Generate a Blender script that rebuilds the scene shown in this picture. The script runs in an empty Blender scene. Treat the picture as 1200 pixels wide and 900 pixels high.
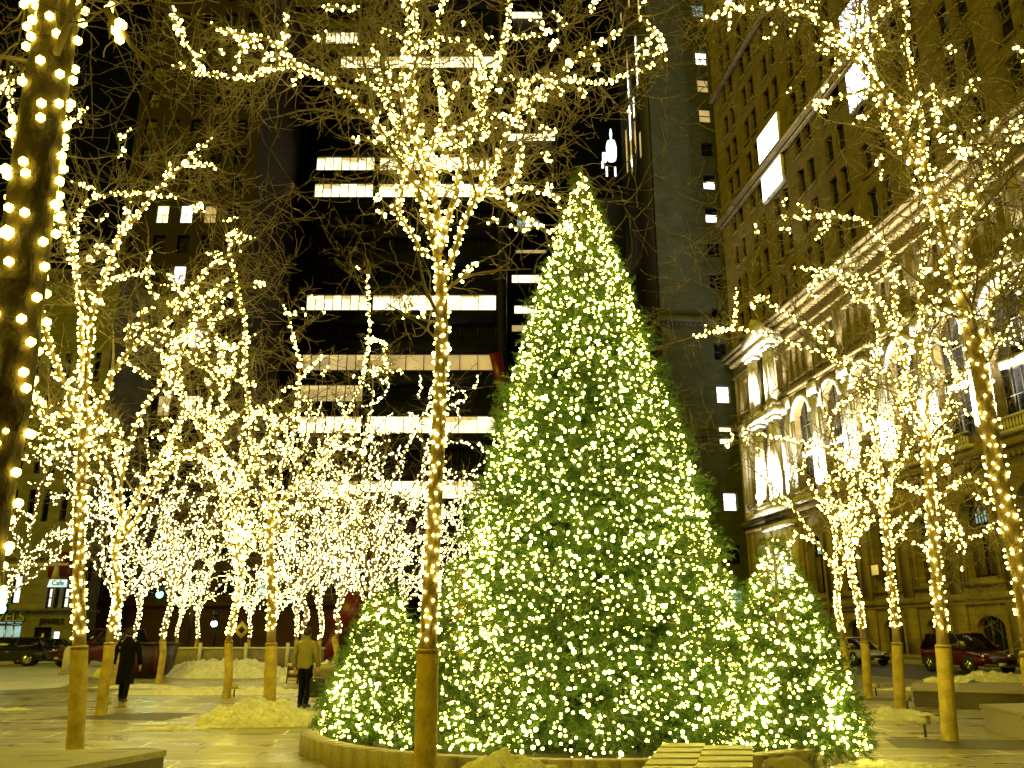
import bpy, bmesh, math, random
import numpy as np
from mathutils import Vector, Matrix
random.seed(7); RNG = np.random.default_rng(7)
C = bpy.context.scene.collection
SC = bpy.context.scene
PITCH = math.radians(16.4); CH = 1.6; F = 1000.0
cp, sp = math.cos(PITCH), math.sin(PITCH)
# ---- measuring helpers: a pixel of the photo at a chosen distance, or where it meets the ground
def at(px, py, Y):
    x = px-600; v = 450-py
    up = v*cp+F*sp; fw = F*cp-v*sp
    return Vector((x/fw*Y, Y, CH+up/fw*Y))
def gp(px, py, z=0.0):
    v = 450-py; up = v*cp+F*sp; fw = F*cp-v*sp
    Y = (z-CH)/up*fw
    return at(px, py, Y)
def onrow(px, Y, z=0.0):                      # ground point seen in column px at distance Y
    for _ in range(1):
        up = (z-CH)/Y                        # up/fw
        a = math.atan(up)-PITCH
        v = F*math.tan(a)
        fw = F*cp-v*sp
    return Vector(((px-600)/fw*Y, Y, z))
STREET = math.radians(7.1)
DV = Vector((-math.sin(STREET), math.cos(STREET), 0)); NV = Vector((math.cos(STREET), math.sin(STREET), 0))
def sd(s, d, z=0.0): return DV*s+NV*d+Vector((0, 0, z))

# ---------------------------------------------------------------- mesh building
class MB:
    def __init__(s): s.v = []; s.q = []; s.t = []; s.n = 0
    def add(s, v, q=None, t=None):
        v = np.asarray(v, dtype=np.float64).reshape(-1, 3)
        if q is not None and len(q): s.q.append(np.asarray(q, dtype=np.int64)+s.n)
        if t is not None and len(t): s.t.append(np.asarray(t, dtype=np.int64)+s.n)
        s.v.append(v); s.n += len(v)
    def box(s, x0, x1, y0, y1, z0, z1):
        s.add([(x0,y0,z0),(x1,y0,z0),(x1,y1,z0),(x0,y1,z0),(x0,y0,z1),(x1,y0,z1),(x1,y1,z1),(x0,y1,z1)],
              q=[(0,3,2,1),(4,5,6,7),(0,1,5,4),(1,2,6,5),(2,3,7,6),(3,0,4,7)])
    def quad(s, a, b, c, d): s.add([a, b, c, d], q=[(0, 1, 2, 3)])
    def tube(s, pts, rad, sides=6, cap=True):
        P = np.array([tuple(p) for p in pts], dtype=float); n = len(P)
        if n < 2: return
        R = np.full(n, rad, dtype=float) if np.isscalar(rad) else np.asarray(rad, float)
        T = np.gradient(P, axis=0); T /= (np.linalg.norm(T, axis=1, keepdims=True)+1e-9)
        ref = np.array([0.31, 0.95, 0.05]) if abs(T[0][2]) > .8 else np.array([0., 0., 1.])
        U = np.cross(T, ref); U /= (np.linalg.norm(U, axis=1, keepdims=True)+1e-9)
        for i in range(1, n):
            if U[i].dot(U[i-1]) < 0: U[i] = -U[i]
        W = np.cross(T, U)
        a = np.arange(sides)*2*math.pi/sides
        V = P[:, None, :]+R[:, None, None]*(np.cos(a)[None, :, None]*U[:, None, :]+np.sin(a)[None, :, None]*W[:, None, :])
        i = np.arange(n-1)[:, None]*sides; j = np.arange(sides)[None, :]; k = (j+1) % sides
        Q = np.stack([i+j, i+k, i+sides+k, i+sides+j], -1).reshape(-1, 4)
        V = V.reshape(-1, 3); T3 = []
        if cap:
            V = np.vstack([V, P[:1], P[-1:]]); m = n*sides
            for x in range(sides):
                y = (x+1) % sides
                T3.append((m, y, x)); T3.append((m+1, (n-1)*sides+x, (n-1)*sides+y))
        s.add(V, q=Q, t=T3)
    def ball(s, c, r, sx=1, sy=1, sz=1, seg=12, rings=8):
        V = []; Q = []
        for i in range(rings+1):
            th = math.pi*i/rings
            for j in range(seg):
                ph = 2*math.pi*j/seg
                V.append((c[0]+r*sx*math.sin(th)*math.cos(ph), c[1]+r*sy*math.sin(th)*math.sin(ph), c[2]+r*sz*math.cos(th)))
        for i in range(rings):
            for j in range(seg):
                k = (j+1) % seg
                Q.append((i*seg+j, (i+1)*seg+j, (i+1)*seg+k, i*seg+k))
        s.add(V, q=Q)
    def rings(s, rr, close=True):               # loft of equal-count rings
        n = len(rr[0]); V = [p for r in rr for p in r]; Q = []
        for i in range(len(rr)-1):
            for j in range(n):
                k = (j+1) % n
                Q.append((i*n+j, i*n+k, (i+1)*n+k, (i+1)*n+j))
        T = []
        if close:
            for b, flip in ((0, True), ((len(rr)-1)*n, False)):
                c = len(V); V.append(tuple(np.mean(np.array([tuple(p) for p in (rr[0] if b == 0 else rr[-1])]), axis=0)))
                for j in range(n):
                    k = (j+1) % n
                    T.append((c, b+k, b+j) if flip else (c, b+j, b+k))
        s.add([tuple(p) for p in V], q=Q, t=T)
    def build(s, name, mat, parent=None, smooth=False, xf=None):
        me = bpy.data.meshes.new(name)
        V = np.concatenate(s.v) if s.v else np.zeros((0, 3))
        if xf is not None:
            M = np.array(xf); V = V@M[:3, :3].T+M[:3, 3]
        q = np.concatenate(s.q) if s.q else np.zeros((0, 4), int)
        t = np.concatenate(s.t) if s.t else np.zeros((0, 3), int)
        me.vertices.add(len(V)); me.vertices.foreach_set('co', V.ravel())
        loops = np.concatenate([q.ravel(), t.ravel()]).astype(np.int32)
        me.loops.add(len(loops)); me.loops.foreach_set('vertex_index', loops)
        me.polygons.add(len(q)+len(t))
        st = np.concatenate([np.arange(len(q))*4, len(q)*4+np.arange(len(t))*3]).astype(np.int32)
        me.polygons.foreach_set('loop_start', st)
        me.update(calc_edges=True); me.validate()
        if smooth: me.polygons.foreach_set('use_smooth', np.ones(len(me.polygons), bool))
        if mat is not None: me.materials.append(mat)
        o = bpy.data.objects.new(name, me); C.objects.link(o)
        if parent is not None: o.parent = parent
        return o

def thing(name, label, cat, loc=(0, 0, 0), rz=0.0, group=None):
    o = bpy.data.objects.new(name, None); C.objects.link(o); o.empty_display_size = .3
    o.location = loc; o.rotation_euler = (0, 0, rz); o['label'] = label; o['category'] = cat
    if group: o['group'] = group
    return o
def tag(o, label, cat, group=None):
    o['label'] = label; o['category'] = cat
    if group: o['group'] = group
    return o
def struct(o): o['kind'] = 'structure'; return o
def stuff(o, label=None, cat=None):
    o['kind'] = 'stuff'
    if label: o['label'] = label; o['category'] = cat
    return o

# ---------------------------------------------------------------- materials
def mat(name, col, rough=.8, metal=0, var=.0, scale=3.0, bump=.0, bscale=None, col2=None, spec=None, stretch=None):
    m = bpy.data.materials.new(name); m.use_nodes = True
    nt = m.node_tree; b = nt.nodes['Principled BSDF']
    b.inputs['Base Color'].default_value = (*col, 1); b.inputs['Roughness'].default_value = rough; b.inputs['Metallic'].default_value = metal
    if spec is not None: b.inputs['Specular IOR Level'].default_value = spec
    if var or col2 or bump:
        tc = nt.nodes.new('ShaderNodeTexCoord'); src = tc.outputs['Object']
        if stretch:
            mp = nt.nodes.new('ShaderNodeMapping'); mp.inputs['Scale'].default_value = stretch
            nt.links.new(src, mp.inputs['Vector']); src = mp.outputs['Vector']
        n = nt.nodes.new('ShaderNodeTexNoise'); n.inputs['Scale'].default_value = scale; n.inputs['Detail'].default_value = 6; n.inputs['Roughness'].default_value = .65
        nt.links.new(src, n.inputs['Vector'])
        r = nt.nodes.new('ShaderNodeValToRGB'); r.color_ramp.elements[0].position = .3; r.color_ramp.elements[1].position = .7
        c2 = col2 or tuple(min(1, c*(1+var)) for c in col); c1 = col if col2 else tuple(c*(1-var) for c in col)
        r.color_ramp.elements[0].color = (*c1, 1); r.color_ramp.elements[1].color = (*c2, 1)
        nt.links.new(n.outputs['Fac'], r.inputs['Fac']); nt.links.new(r.outputs['Color'], b.inputs['Base Color'])
        if bump:
            n2 = nt.nodes.new('ShaderNodeTexNoise'); n2.inputs['Scale'].default_value = bscale or scale*4; n2.inputs['Detail'].default_value = 5
            nt.links.new(src, n2.inputs['Vector'])
            bp = nt.nodes.new('ShaderNodeBump'); bp.inputs['Strength'].default_value = bump; bp.inputs['Distance'].default_value = .05
            nt.links.new(n2.outputs['Fac'], bp.inputs['Height']); nt.links.new(bp.outputs['Normal'], b.inputs['Normal'])
    return m
def emit(name, col, strength, sampling='AUTO', var=None):
    m = bpy.data.materials.new(name); m.use_nodes = True; nt = m.node_tree
    b = nt.nodes['Principled BSDF']; b.inputs['Base Color'].default_value = (*[min(1, c*.6) for c in col], 1)
    b.inputs['Emission Color'].default_value = (*col, 1); b.inputs['Emission Strength'].default_value = strength
    b.inputs['Roughness'].default_value = .4
    if var:                                     # uneven room light behind a window: cell to cell
        tc = nt.nodes.new('ShaderNodeTexCoord'); mp = nt.nodes.new('ShaderNodeMapping'); mp.inputs['Scale'].default_value = var
        n = nt.nodes.new('ShaderNodeTexNoise'); n.inputs['Scale'].default_value = 1.0; n.inputs['Detail'].default_value = 3
        mr = nt.nodes.new('ShaderNodeMapRange'); mr.inputs['From Min'].default_value = .3; mr.inputs['From Max'].default_value = .7
        mr.inputs['To Min'].default_value = strength*.6; mr.inputs['To Max'].default_value = strength*1.3
        nt.links.new(tc.outputs['Object'], mp.inputs['Vector']); nt.links.new(mp.outputs['Vector'], n.inputs['Vector'])
        nt.links.new(n.outputs['Fac'], mr.inputs['Value']); nt.links.new(mr.outputs['Result'], b.inputs['Emission Strength'])
    m.cycles.emission_sampling = sampling
    return m
M = {}
BULB = (1.0, .84, .13)
M['bulb'] = emit('bulb_glow', BULB, 24)
M['bulb_tree'] = emit('fir_bulb_glow', (1.0, .86, .13), 23)
M['bulb_far'] = emit('far_bulb_glow', (1.0, .90, .30), 10)
M['bulb_near'] = emit('near_bulb_glow', (1.0, .78, .065), 20)
M['bark'] = mat('bark', (.20, .14, .075), .9, var=.5, scale=6, bump=.8, bscale=22, stretch=(1, 1, .35))
M['twig'] = mat('twig', (.125, .095, .07), .85, var=.35, scale=4)
M['wire'] = mat('wire', (.02, .03, .015), .6)
M['burlap'] = mat('burlap', (.50, .37, .09), .95, var=.38, scale=4, bump=.6, bscale=60)
M['needle'] = mat('needles', (.016, .055, .008), .6, col2=(.075, .16, .02), scale=3.0)
M['snow'] = mat('old_snow', (.50, .47, .34), .8, col2=(.85, .83, .70), scale=7, bump=1.0, bscale=16)
M['burlap_cord'] = mat('burlap_cord', (.30, .21, .06), .95)
M['granite'] = mat('granite', (.30, .26, .18), .6, var=.25, scale=30, bump=.1)
M['granite_dark'] = mat('dark_granite', (.07, .055, .03), .6, var=.3, scale=25, bump=.1)
M['soil'] = mat('soil', (.012, .009, .005), .95, var=.5, scale=12, bump=.8)
M['black_steel'] = mat('black_steel', (.006, .005, .005), .55, var=.3, scale=.3)
M['dark_glass'] = mat('dark_glass', (.012, .012, .014), .12, spec=.5)
M['lit_office'] = emit('lit_office', (1.0, .86, .42), 2.3, var=(.35, .35, .18))
M['lit_dim'] = emit('dim_office', (1.0, .72, .25), .45, var=(.3, .3, .3))
M['ceiling_glow'] = emit('dim_ceiling_glow', (1.0, .74, .24), .75)
M['lit_white'] = emit('lit_window_white', (1, .97, .85), 2.6)
M['lit_cool'] = emit('lit_window_cool', (.45, .8, .85), .5, var=(1, 1, 1))
M['lit_flood'] = emit('floodlit_wall_glow', (1, .98, .9), 3.0)  # glow standing in for floodlight on blank stone
M['frame'] = mat('window_frame', (.07, .06, .035), .5)
M['shutter'] = mat('window_shutter', (.13, .10, .04), .6, var=.2)
M['black'] = mat('black_paint', (.012, .012, .012), .45)
M['chrome'] = mat('chrome', (.6, .6, .58), .2, 1)
M['tyre'] = mat('tyre', (.015, .015, .015), .85)
M['red_paint'] = mat('dark_red_car_paint', (.075, .005, .004), .22, .2, spec=.6)
M['green_teal'] = emit('green_signal', (.05, 1.0, .75), 30)
M['white_lamp'] = emit('white_lamp', (.85, 1, .95), 30)
M['stone_white'] = mat('pale_terracotta', (.62, .58, .48), .75, var=.12, scale=2, bump=.2, bscale=9)
M['red_steel'] = mat('red_steel', (.11, .005, .004), .4, var=.15)

def stone_mat(name, col, bw, bh, mort=.012, dark=.55):
    m = mat(name, col, .85, var=.0); nt = m.node_tree; b = nt.nodes['Principled BSDF']
    tc = nt.nodes.new('ShaderNodeTexCoord')
    sx = nt.nodes.new('ShaderNodeSeparateXYZ'); cx = nt.nodes.new('ShaderNodeCombineXYZ')
    ad = nt.nodes.new('ShaderNodeMath'); ad.operation = 'ADD'
    nt.links.new(tc.outputs['Object'], sx.inputs[0]); nt.links.new(sx.outputs['X'], ad.inputs[0]); nt.links.new(sx.outputs['Y'], ad.inputs[1])
    nt.links.new(ad.outputs[0], cx.inputs['X']); nt.links.new(sx.outputs['Z'], cx.inputs['Y'])
    br = nt.nodes.new('ShaderNodeTexBrick'); br.inputs['Scale'].default_value = 1; br.inputs['Brick Width'].default_value = bw; br.inputs['Row Height'].default_value = bh
    br.inputs['Mortar Size'].default_value = mort; br.inputs['Color1'].default_value = (*[c*.85 for c in col], 1); br.inputs['Color2'].default_value = (*[min(1, c*1.12) for c in col], 1)
    br.inputs['Mortar'].default_value = (*[c*dark for c in col], 1)
    nt.links.new(cx.outputs[0], br.inputs['Vector'])
    n = nt.nodes.new('ShaderNodeTexNoise'); n.inputs['Scale'].default_value = .6; n.inputs['Detail'].default_value = 8; n.inputs['Roughness'].default_value = .7
    nt.links.new(tc.outputs['Object'], n.inputs['Vector'])
    mr = nt.nodes.new('ShaderNodeMapRange'); mr.inputs['From Min'].default_value = .3; mr.inputs['From Max'].default_value = .7; mr.inputs['To Min'].default_value = .62; mr.inputs['To Max'].default_value = 1.2
    nt.links.new(n.outputs['Fac'], mr.inputs['Value'])
    mx = nt.nodes.new('ShaderNodeVectorMath'); mx.operation = 'SCALE'
    nt.links.new(br.outputs['Color'], mx.inputs[0]); nt.links.new(mr.outputs['Result'], mx.inputs['Scale'])
    nt.links.new(mx.outputs[0], b.inputs['Base Color'])
    bp = nt.nodes.new('ShaderNodeBump'); bp.inputs['Strength'].default_value = .5; bp.inputs['Distance'].default_value = .03; bp.invert = True
    nt.links.new(br.outputs['Fac'], bp.inputs['Height']); nt.links.new(bp.outputs['Normal'], b.inputs['Normal'])
    return m
M['limestone'] = stone_mat('limestone', (.27, .21, .085), 1.6, .55)
M['limestone_up'] = stone_mat('upper_limestone', (.21, .16, .065), 1.4, .5)
M['tower_stone'] = stone_mat('tower_stone', (.06, .068, .042), 1.2, .4)
M['brown_brick'] = stone_mat('brown_brick', (.028, .014, .008), .9, .3)
M['red_brick'] = stone_mat('dark_red_brick', (.05, .016, .010), .9, .3)
M['store_stone'] = stone_mat('store_stone', (.22, .21, .13), 1.5, .7)

def paving():
    m = mat('plaza_paving', (.3, .27, .2), .55, var=0); nt = m.node_tree; b = nt.nodes['Principled BSDF']
    tc = nt.nodes.new('ShaderNodeTexCoord'); mp = nt.nodes.new('ShaderNodeMapping'); mp.inputs['Rotation'].default_value = (0, 0, -STREET)
    nt.links.new(tc.outputs['Object'], mp.inputs['Vector'])
    br = nt.nodes.new('ShaderNodeTexBrick'); br.inputs['Scale'].default_value = 1; br.inputs['Brick Width'].default_value = 1.9; br.inputs['Row Height'].default_value = .75
    br.inputs['Mortar Size'].default_value = .024; br.inputs['Mortar Smooth'].default_value = .2
    br.inputs['Color1'].default_value = (.21, .175, .06, 1); br.inputs['Color2'].default_value = (.29, .245, .09, 1); br.inputs['Mortar'].default_value = (.10, .09, .06, 1)
    nt.links.new(mp.outputs[0], br.inputs['Vector'])
    # snow rubbed into some joints
    n = nt.nodes.new('ShaderNodeTexNoise'); n.inputs['Scale'].default_value = .35; n.inputs['Detail'].default_value = 5
    nt.links.new(tc.outputs['Object'], n.inputs['Vector'])
    g = nt.nodes.new('ShaderNodeMapRange'); g.inputs['From Min'].default_value = .44; g.inputs['From Max'].default_value = .52
    nt.links.new(n.outputs['Fac'], g.inputs['Value'])
    mu = nt.nodes.new('ShaderNodeMath'); mu.operation = 'MULTIPLY'
    nt.links.new(g.outputs[0], mu.inputs[0]); nt.links.new(br.outputs['Fac'], mu.inputs[1])
    mx = nt.nodes.new('ShaderNodeMix'); mx.data_type = 'RGBA'; mx.inputs[7].default_value = (.85, .84, .75, 1)
    nt.links.new(mu.outputs[0], mx.inputs[0]); nt.links.new(br.outputs['Color'], mx.inputs[6])
    n3 = nt.nodes.new('ShaderNodeTexNoise'); n3.inputs['Scale'].default_value = .8; n3.inputs['Detail'].default_value = 10; n3.inputs['Roughness'].default_value = .72
    mp3 = nt.nodes.new('ShaderNodeMapping'); mp3.inputs['Scale'].default_value = (.35, 1.6, 1); mp3.inputs['Rotation'].default_value = (0, 0, -STREET)
    nt.links.new(tc.outputs['Object'], mp3.inputs['Vector']); nt.links.new(mp3.outputs[0], n3.inputs['Vector'])
    g3 = nt.nodes.new('ShaderNodeMapRange'); g3.inputs['From Min'].default_value = .60; g3.inputs['From Max'].default_value = .66; g3.inputs['To Max'].default_value = .75
    nt.links.new(n3.outputs['Fac'], g3.inputs['Value'])
    mx3 = nt.nodes.new('ShaderNodeMix'); mx3.data_type = 'RGBA'; mx3.inputs[7].default_value = (.62, .60, .48, 1)
    nt.links.new(g3.outputs[0], mx3.inputs[0]); nt.links.new(mx.outputs[2], mx3.inputs[6]); mx = mx3
    # blotches
    n2 = nt.nodes.new('ShaderNodeTexNoise'); n2.inputs['Scale'].default_value = 1.3; n2.inputs['Detail'].default_value = 9; n2.inputs['Roughness'].default_value = .7
    mp2 = nt.nodes.new('ShaderNodeMapping'); mp2.inputs['Scale'].default_value = (.45, 1.4, 1)
    nt.links.new(tc.outputs['Object'], mp2.inputs['Vector']); nt.links.new(mp2.outputs[0], n2.inputs['Vector'])
    mr = nt.nodes.new('ShaderNodeMapRange'); mr.inputs['From Min'].default_value = .3; mr.inputs['From Max'].default_value = .7; mr.inputs['To Min'].default_value = .5; mr.inputs['To Max'].default_value = 1.35
    nt.links.new(n2.outputs['Fac'], mr.inputs['Value'])
    vm = nt.nodes.new('ShaderNodeVectorMath'); vm.operation = 'SCALE'
    nt.links.new(mx.outputs[2], vm.inputs[0]); nt.links.new(mr.outputs[0], vm.inputs['Scale']); nt.links.new(vm.outputs[0], b.inputs['Base Color'])
    r2 = nt.nodes.new('ShaderNodeMapRange'); r2.inputs['From Min'].default_value = .35; r2.inputs['From Max'].default_value = .65; r2.inputs['To Min'].default_value = .14; r2.inputs['To Max'].default_value = .6
    nt.links.new(n2.outputs['Fac'], r2.inputs['Value']); nt.links.new(r2.outputs[0], b.inputs['Roughness'])
    bp = nt.nodes.new('ShaderNodeBump'); bp.inputs['Strength'].default_value = .25; bp.inputs['Distance'].default_value = .01
    nt.links.new(n2.outputs['Fac'], bp.inputs['Height']); nt.links.new(bp.outputs['Normal'], b.inputs['Normal'])
    return m
M['paving'] = paving()
M['asphalt'] = mat('asphalt', (.05, .047, .04), .55, var=.4, scale=1.2, bump=.3, bscale=60)
M['salted'] = mat('salted_street', (.42, .41, .38), .7, col2=(.62, .61, .58), scale=.5, bump=.2)
M['sidewalk'] = mat('sidewalk', (.22, .20, .15), .75, var=.2, scale=1.5)

# ---------------------------------------------------------------- world, light, camera
w = bpy.data.worlds.new('World'); SC.world = w; w.use_nodes = True
nt = w.node_tree; bg = nt.nodes['Background']
sky = nt.nodes.new('ShaderNodeTexSky'); sky.sky_type = 'NISHITA'; sky.sun_disc = False
sky.sun_elevation = math.radians(35); sky.sun_rotation = math.radians(200); sky.air_density = 1
hs = nt.nodes.new('ShaderNodeMix'); hs.data_type = 'RGBA'; hs.blend_type = 'MULTIPLY'; hs.inputs[0].default_value = 1
hs.inputs[7].default_value = (1, .6, .08, 1)      # city sky-glow tints the night sky brown
nt.links.new(sky.outputs[0], hs.inputs[6]); nt.links.new(hs.outputs[2], bg.inputs['Color'])
bg.inputs['Strength'].default_value = .0012
sun = bpy.data.lights.new('city_glow_sun', 'SUN'); sun.energy = 1.2; sun.angle = math.radians(30); sun.color = (1.0, .79, .012)
so = bpy.data.objects.new('city_glow_sun', sun); C.objects.link(so)
so.rotation_euler = Vector((.62, .62, -.55)).to_track_quat('-Z', 'Y').to_euler()
cam = bpy.data.cameras.new('camera'); co = bpy.data.objects.new('camera', cam); C.objects.link(co)
co.location = (0, 0, CH); co.rotation_euler = (math.pi/2+PITCH, 0, 0)
cam.lens = 30; cam.sensor_width = 36; cam.clip_end = 3000; cam.clip_start = .05; SC.camera = co
SC.view_settings.view_transform = 'Standard'; SC.view_settings.look = 'None'; SC.view_settings.exposure = .25; SC.view_settings.gamma = 1
SC.cycles.use_denoising = True
try: SC.cycles.denoiser = 'OPENIMAGEDENOISE'
except Exception: pass
SC.cycles.max_bounces = 4; SC.cycles.diffuse_bounces = 2; SC.cycles.glossy_bounces = 2; SC.cycles.transmission_bounces = 2
SC.cycles.sample_clamp_indirect = 2.0; SC.cycles.use_light_tree = True

# ---------------------------------------------------------------- ground
mb = MB(); mb.quad((-900, -60, -.02), (900, -60, -.02), (900, 1500, -.02), (-900, 1500, -.02)); struct(mb.build('ground', M['asphalt']))
mb = MB()                                            # plaza sheet with a real kerb on the street side
a, b_, c_, d_ = sd(-12, -50, 0), sd(-12, 19.3, 0), sd(66, 19.3, 0), sd(66, -6, 0)
e_ = sd(46, -26, 0); f_ = sd(24, -50, 0)
P = [a, b_, c_, d_, e_, f_]
V = [tuple(p) for p in P]+[(p.x, p.y, -.14) for p in P]
bm = bmesh.new(); vs = [bm.verts.new(v) for v in V]
bm.faces.new(vs[:6])
for i in range(6): j = (i+1) % 6; bm.faces.new((vs[i], vs[6+i], vs[6+j], vs[j]))
me = bpy.data.meshes.new('plaza'); bm.to_mesh(me); bm.free(); me.materials.append(M['paving'])
o = bpy.data.objects.new('plaza', me); C.objects.link(o); struct(o)
ROADZ = -.0
def sheet(name, m, pts, z):
    bm = bmesh.new(); vs = [bm.verts.new((p[0], p[1], z)) for p in pts]; bm.faces.new(vs)
    me = bpy.data.meshes.new(name); bm.to_mesh(me); bm.free(); me.materials.append(m)
    o = bpy.data.objects.new(name, me); C.objects.link(o); struct(o); return o
sheet('cross_street', M['salted'], [gp(-260, 822), onrow(-420, 68), onrow(95, 68), onrow(150, 44), gp(96, 795), gp(70, 806)], .004)
# far sidewalk by the stone building
mb = MB(); mb.box(20, 100, 29.5, 34.2, -.1, .13)
o = mb.build('sidewalk', M['sidewalk'], xf=Matrix(((DV.x, NV.x, 0, 0), (DV.y, NV.y, 0, 0), (0, 0, 1, 0), (0, 0, 0, 1)))); struct(o)
# dark paving bands across the tree rows
def band(pts, z=.004): sheet('paving_band', M['granite_dark'], [gp(*p) for p in pts], z)
band([(1036, 866), (1260, 868), (1262, 880), (1052, 877)])
band([(985, 836), (1100, 838), (1110, 844), (985, 843)])
band([(990, 817), (1060, 818), (1066, 822), (988, 821)])
band([(40, 842), (180, 835), (235, 836), (190, 845)])
band([(180, 808), (350, 806), (352, 809), (180, 811)])

# ---------------------------------------------------------------- bulbs
def ico():
    t = (1+5**.5)/2
    v = np.array([(-1,t,0),(1,t,0),(-1,-t,0),(1,-t,0),(0,-1,t),(0,1,t),(0,-1,-t),(0,1,-t),(t,0,-1),(t,0,1),(-t,0,-1),(-t,0,1)], float); v /= np.linalg.norm(v[0])
    f = np.array([(0,11,5),(0,5,1),(0,1,7),(0,7,10),(0,10,11),(1,5,9),(5,11,4),(11,10,2),(10,7,6),(7,1,8),(3,9,4),(3,4,2),(3,2,6),(3,6,8),(3,8,9),(4,9,5),(2,4,11),(6,2,10),(8,6,7),(9,8,1)])
    return v, f
ICO = ico()
OCT = (np.array([(1,0,0),(-1,0,0),(0,1,0),(0,-1,0),(0,0,1.25),(0,0,-1.25)], float), np.array([(0,2,4),(2,1,4),(1,3,4),(3,0,4),(2,0,5),(1,2,5),(3,1,5),(0,3,5)]))
def bulbs_mesh(mb, P, r, tpl=ICO):
    P = np.asarray(P, float); n = len(P)
    if n == 0: return
    tv, tf = tpl; R = r*RNG.choice([.6, .8, 1.0, 1.25, 1.5], n, p=[.2, .3, .28, .15, .07])
    V = P[:, None, :]+tv[None]*R[:, None, None]
    T = (tf[None]+(np.arange(n)*len(tv))[:, None, None]).reshape(-1, 3)
    mb.add(V.reshape(-1, 3), t=T)
_bulbme = {}
def bulb_proto(m, r):
    k = (m.name, round(r, 4))
    if k not in _bulbme:
        mb = MB(); mb.add(ICO[0]*r, t=ICO[1]); o = mb.build('light_bulb', m, smooth=True); _bulbme[k] = o.data; bpy.data.objects.remove(o)
    return _bulbme[k]
def add_bulbs(root, P, r, m, individual=True, tpl=ICO, origin=Vector((0, 0, 0))):
    """P in the root's own space; the hundred that show largest are parts of their own"""
    P = np.asarray([tuple(p) for p in P], float)
    if individual and len(P):
        Wp = P+np.array(tuple(root.location))
        rel = Wp-np.array([0, 0, CH]); dist = np.linalg.norm(rel, axis=1)
        fw = rel[:, 1]*cp+rel[:, 2]*sp; up = -rel[:, 1]*sp+rel[:, 2]*cp
        px = rel[:, 0]/np.maximum(fw, .1)*F; py = up/np.maximum(fw, .1)*F
        bad = (np.abs(px) > 590) | (np.abs(py) > 440) | (fw < .3)
        order = np.argsort(dist+bad*1000)[:100]
        me = bulb_proto(m, r)
        for i in order:
            o = bpy.data.objects.new('light_bulb', me); C.objects.link(o); o.parent = root; o.location = P[i]
        keep = np.ones(len(P), bool); keep[order] = False; P = P[keep]
    if len(P):
        mb = MB(); bulbs_mesh(mb, P, r, tpl); o = mb.build('light_bulbs', m, root); o['kind'] = 'stuff'

# ---------------------------------------------------------------- bare trees wound with lights
def resample(pts, step):
    P = [Vector(p) for p in pts]
    # Catmull-Rom smoothing
    out = []
    for i in range(len(P)-1):
        p0 = P[max(i-1, 0)]; p1 = P[i]; p2 = P[i+1]; p3 = P[min(i+2, len(P)-1)]
        n = max(2, int((p2-p1).length/step))
        for k in range(n):
            t = k/n
            out.append(.5*((2*p1)+(p2-p0)*t+(2*p0-5*p1+4*p2-p3)*t*t+(3*p1-p0-3*p2+p3)*t**3))
    out.append(P[-1]); return out
def rvec(rnd): return Vector((rnd.gauss(0, 1), rnd.gauss(0, 1), rnd.gauss(0, 1)))
def walk(rnd, p, d, L, n, wig, up):
    pts = [p.copy()]; d = d.normalized(); st = L/n
    for _ in range(n):
        d = (d+rvec(rnd)*wig+Vector((0, 0, up))).normalized()
        p = p+d*st; pts.append(p.copy())
    return pts
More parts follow.
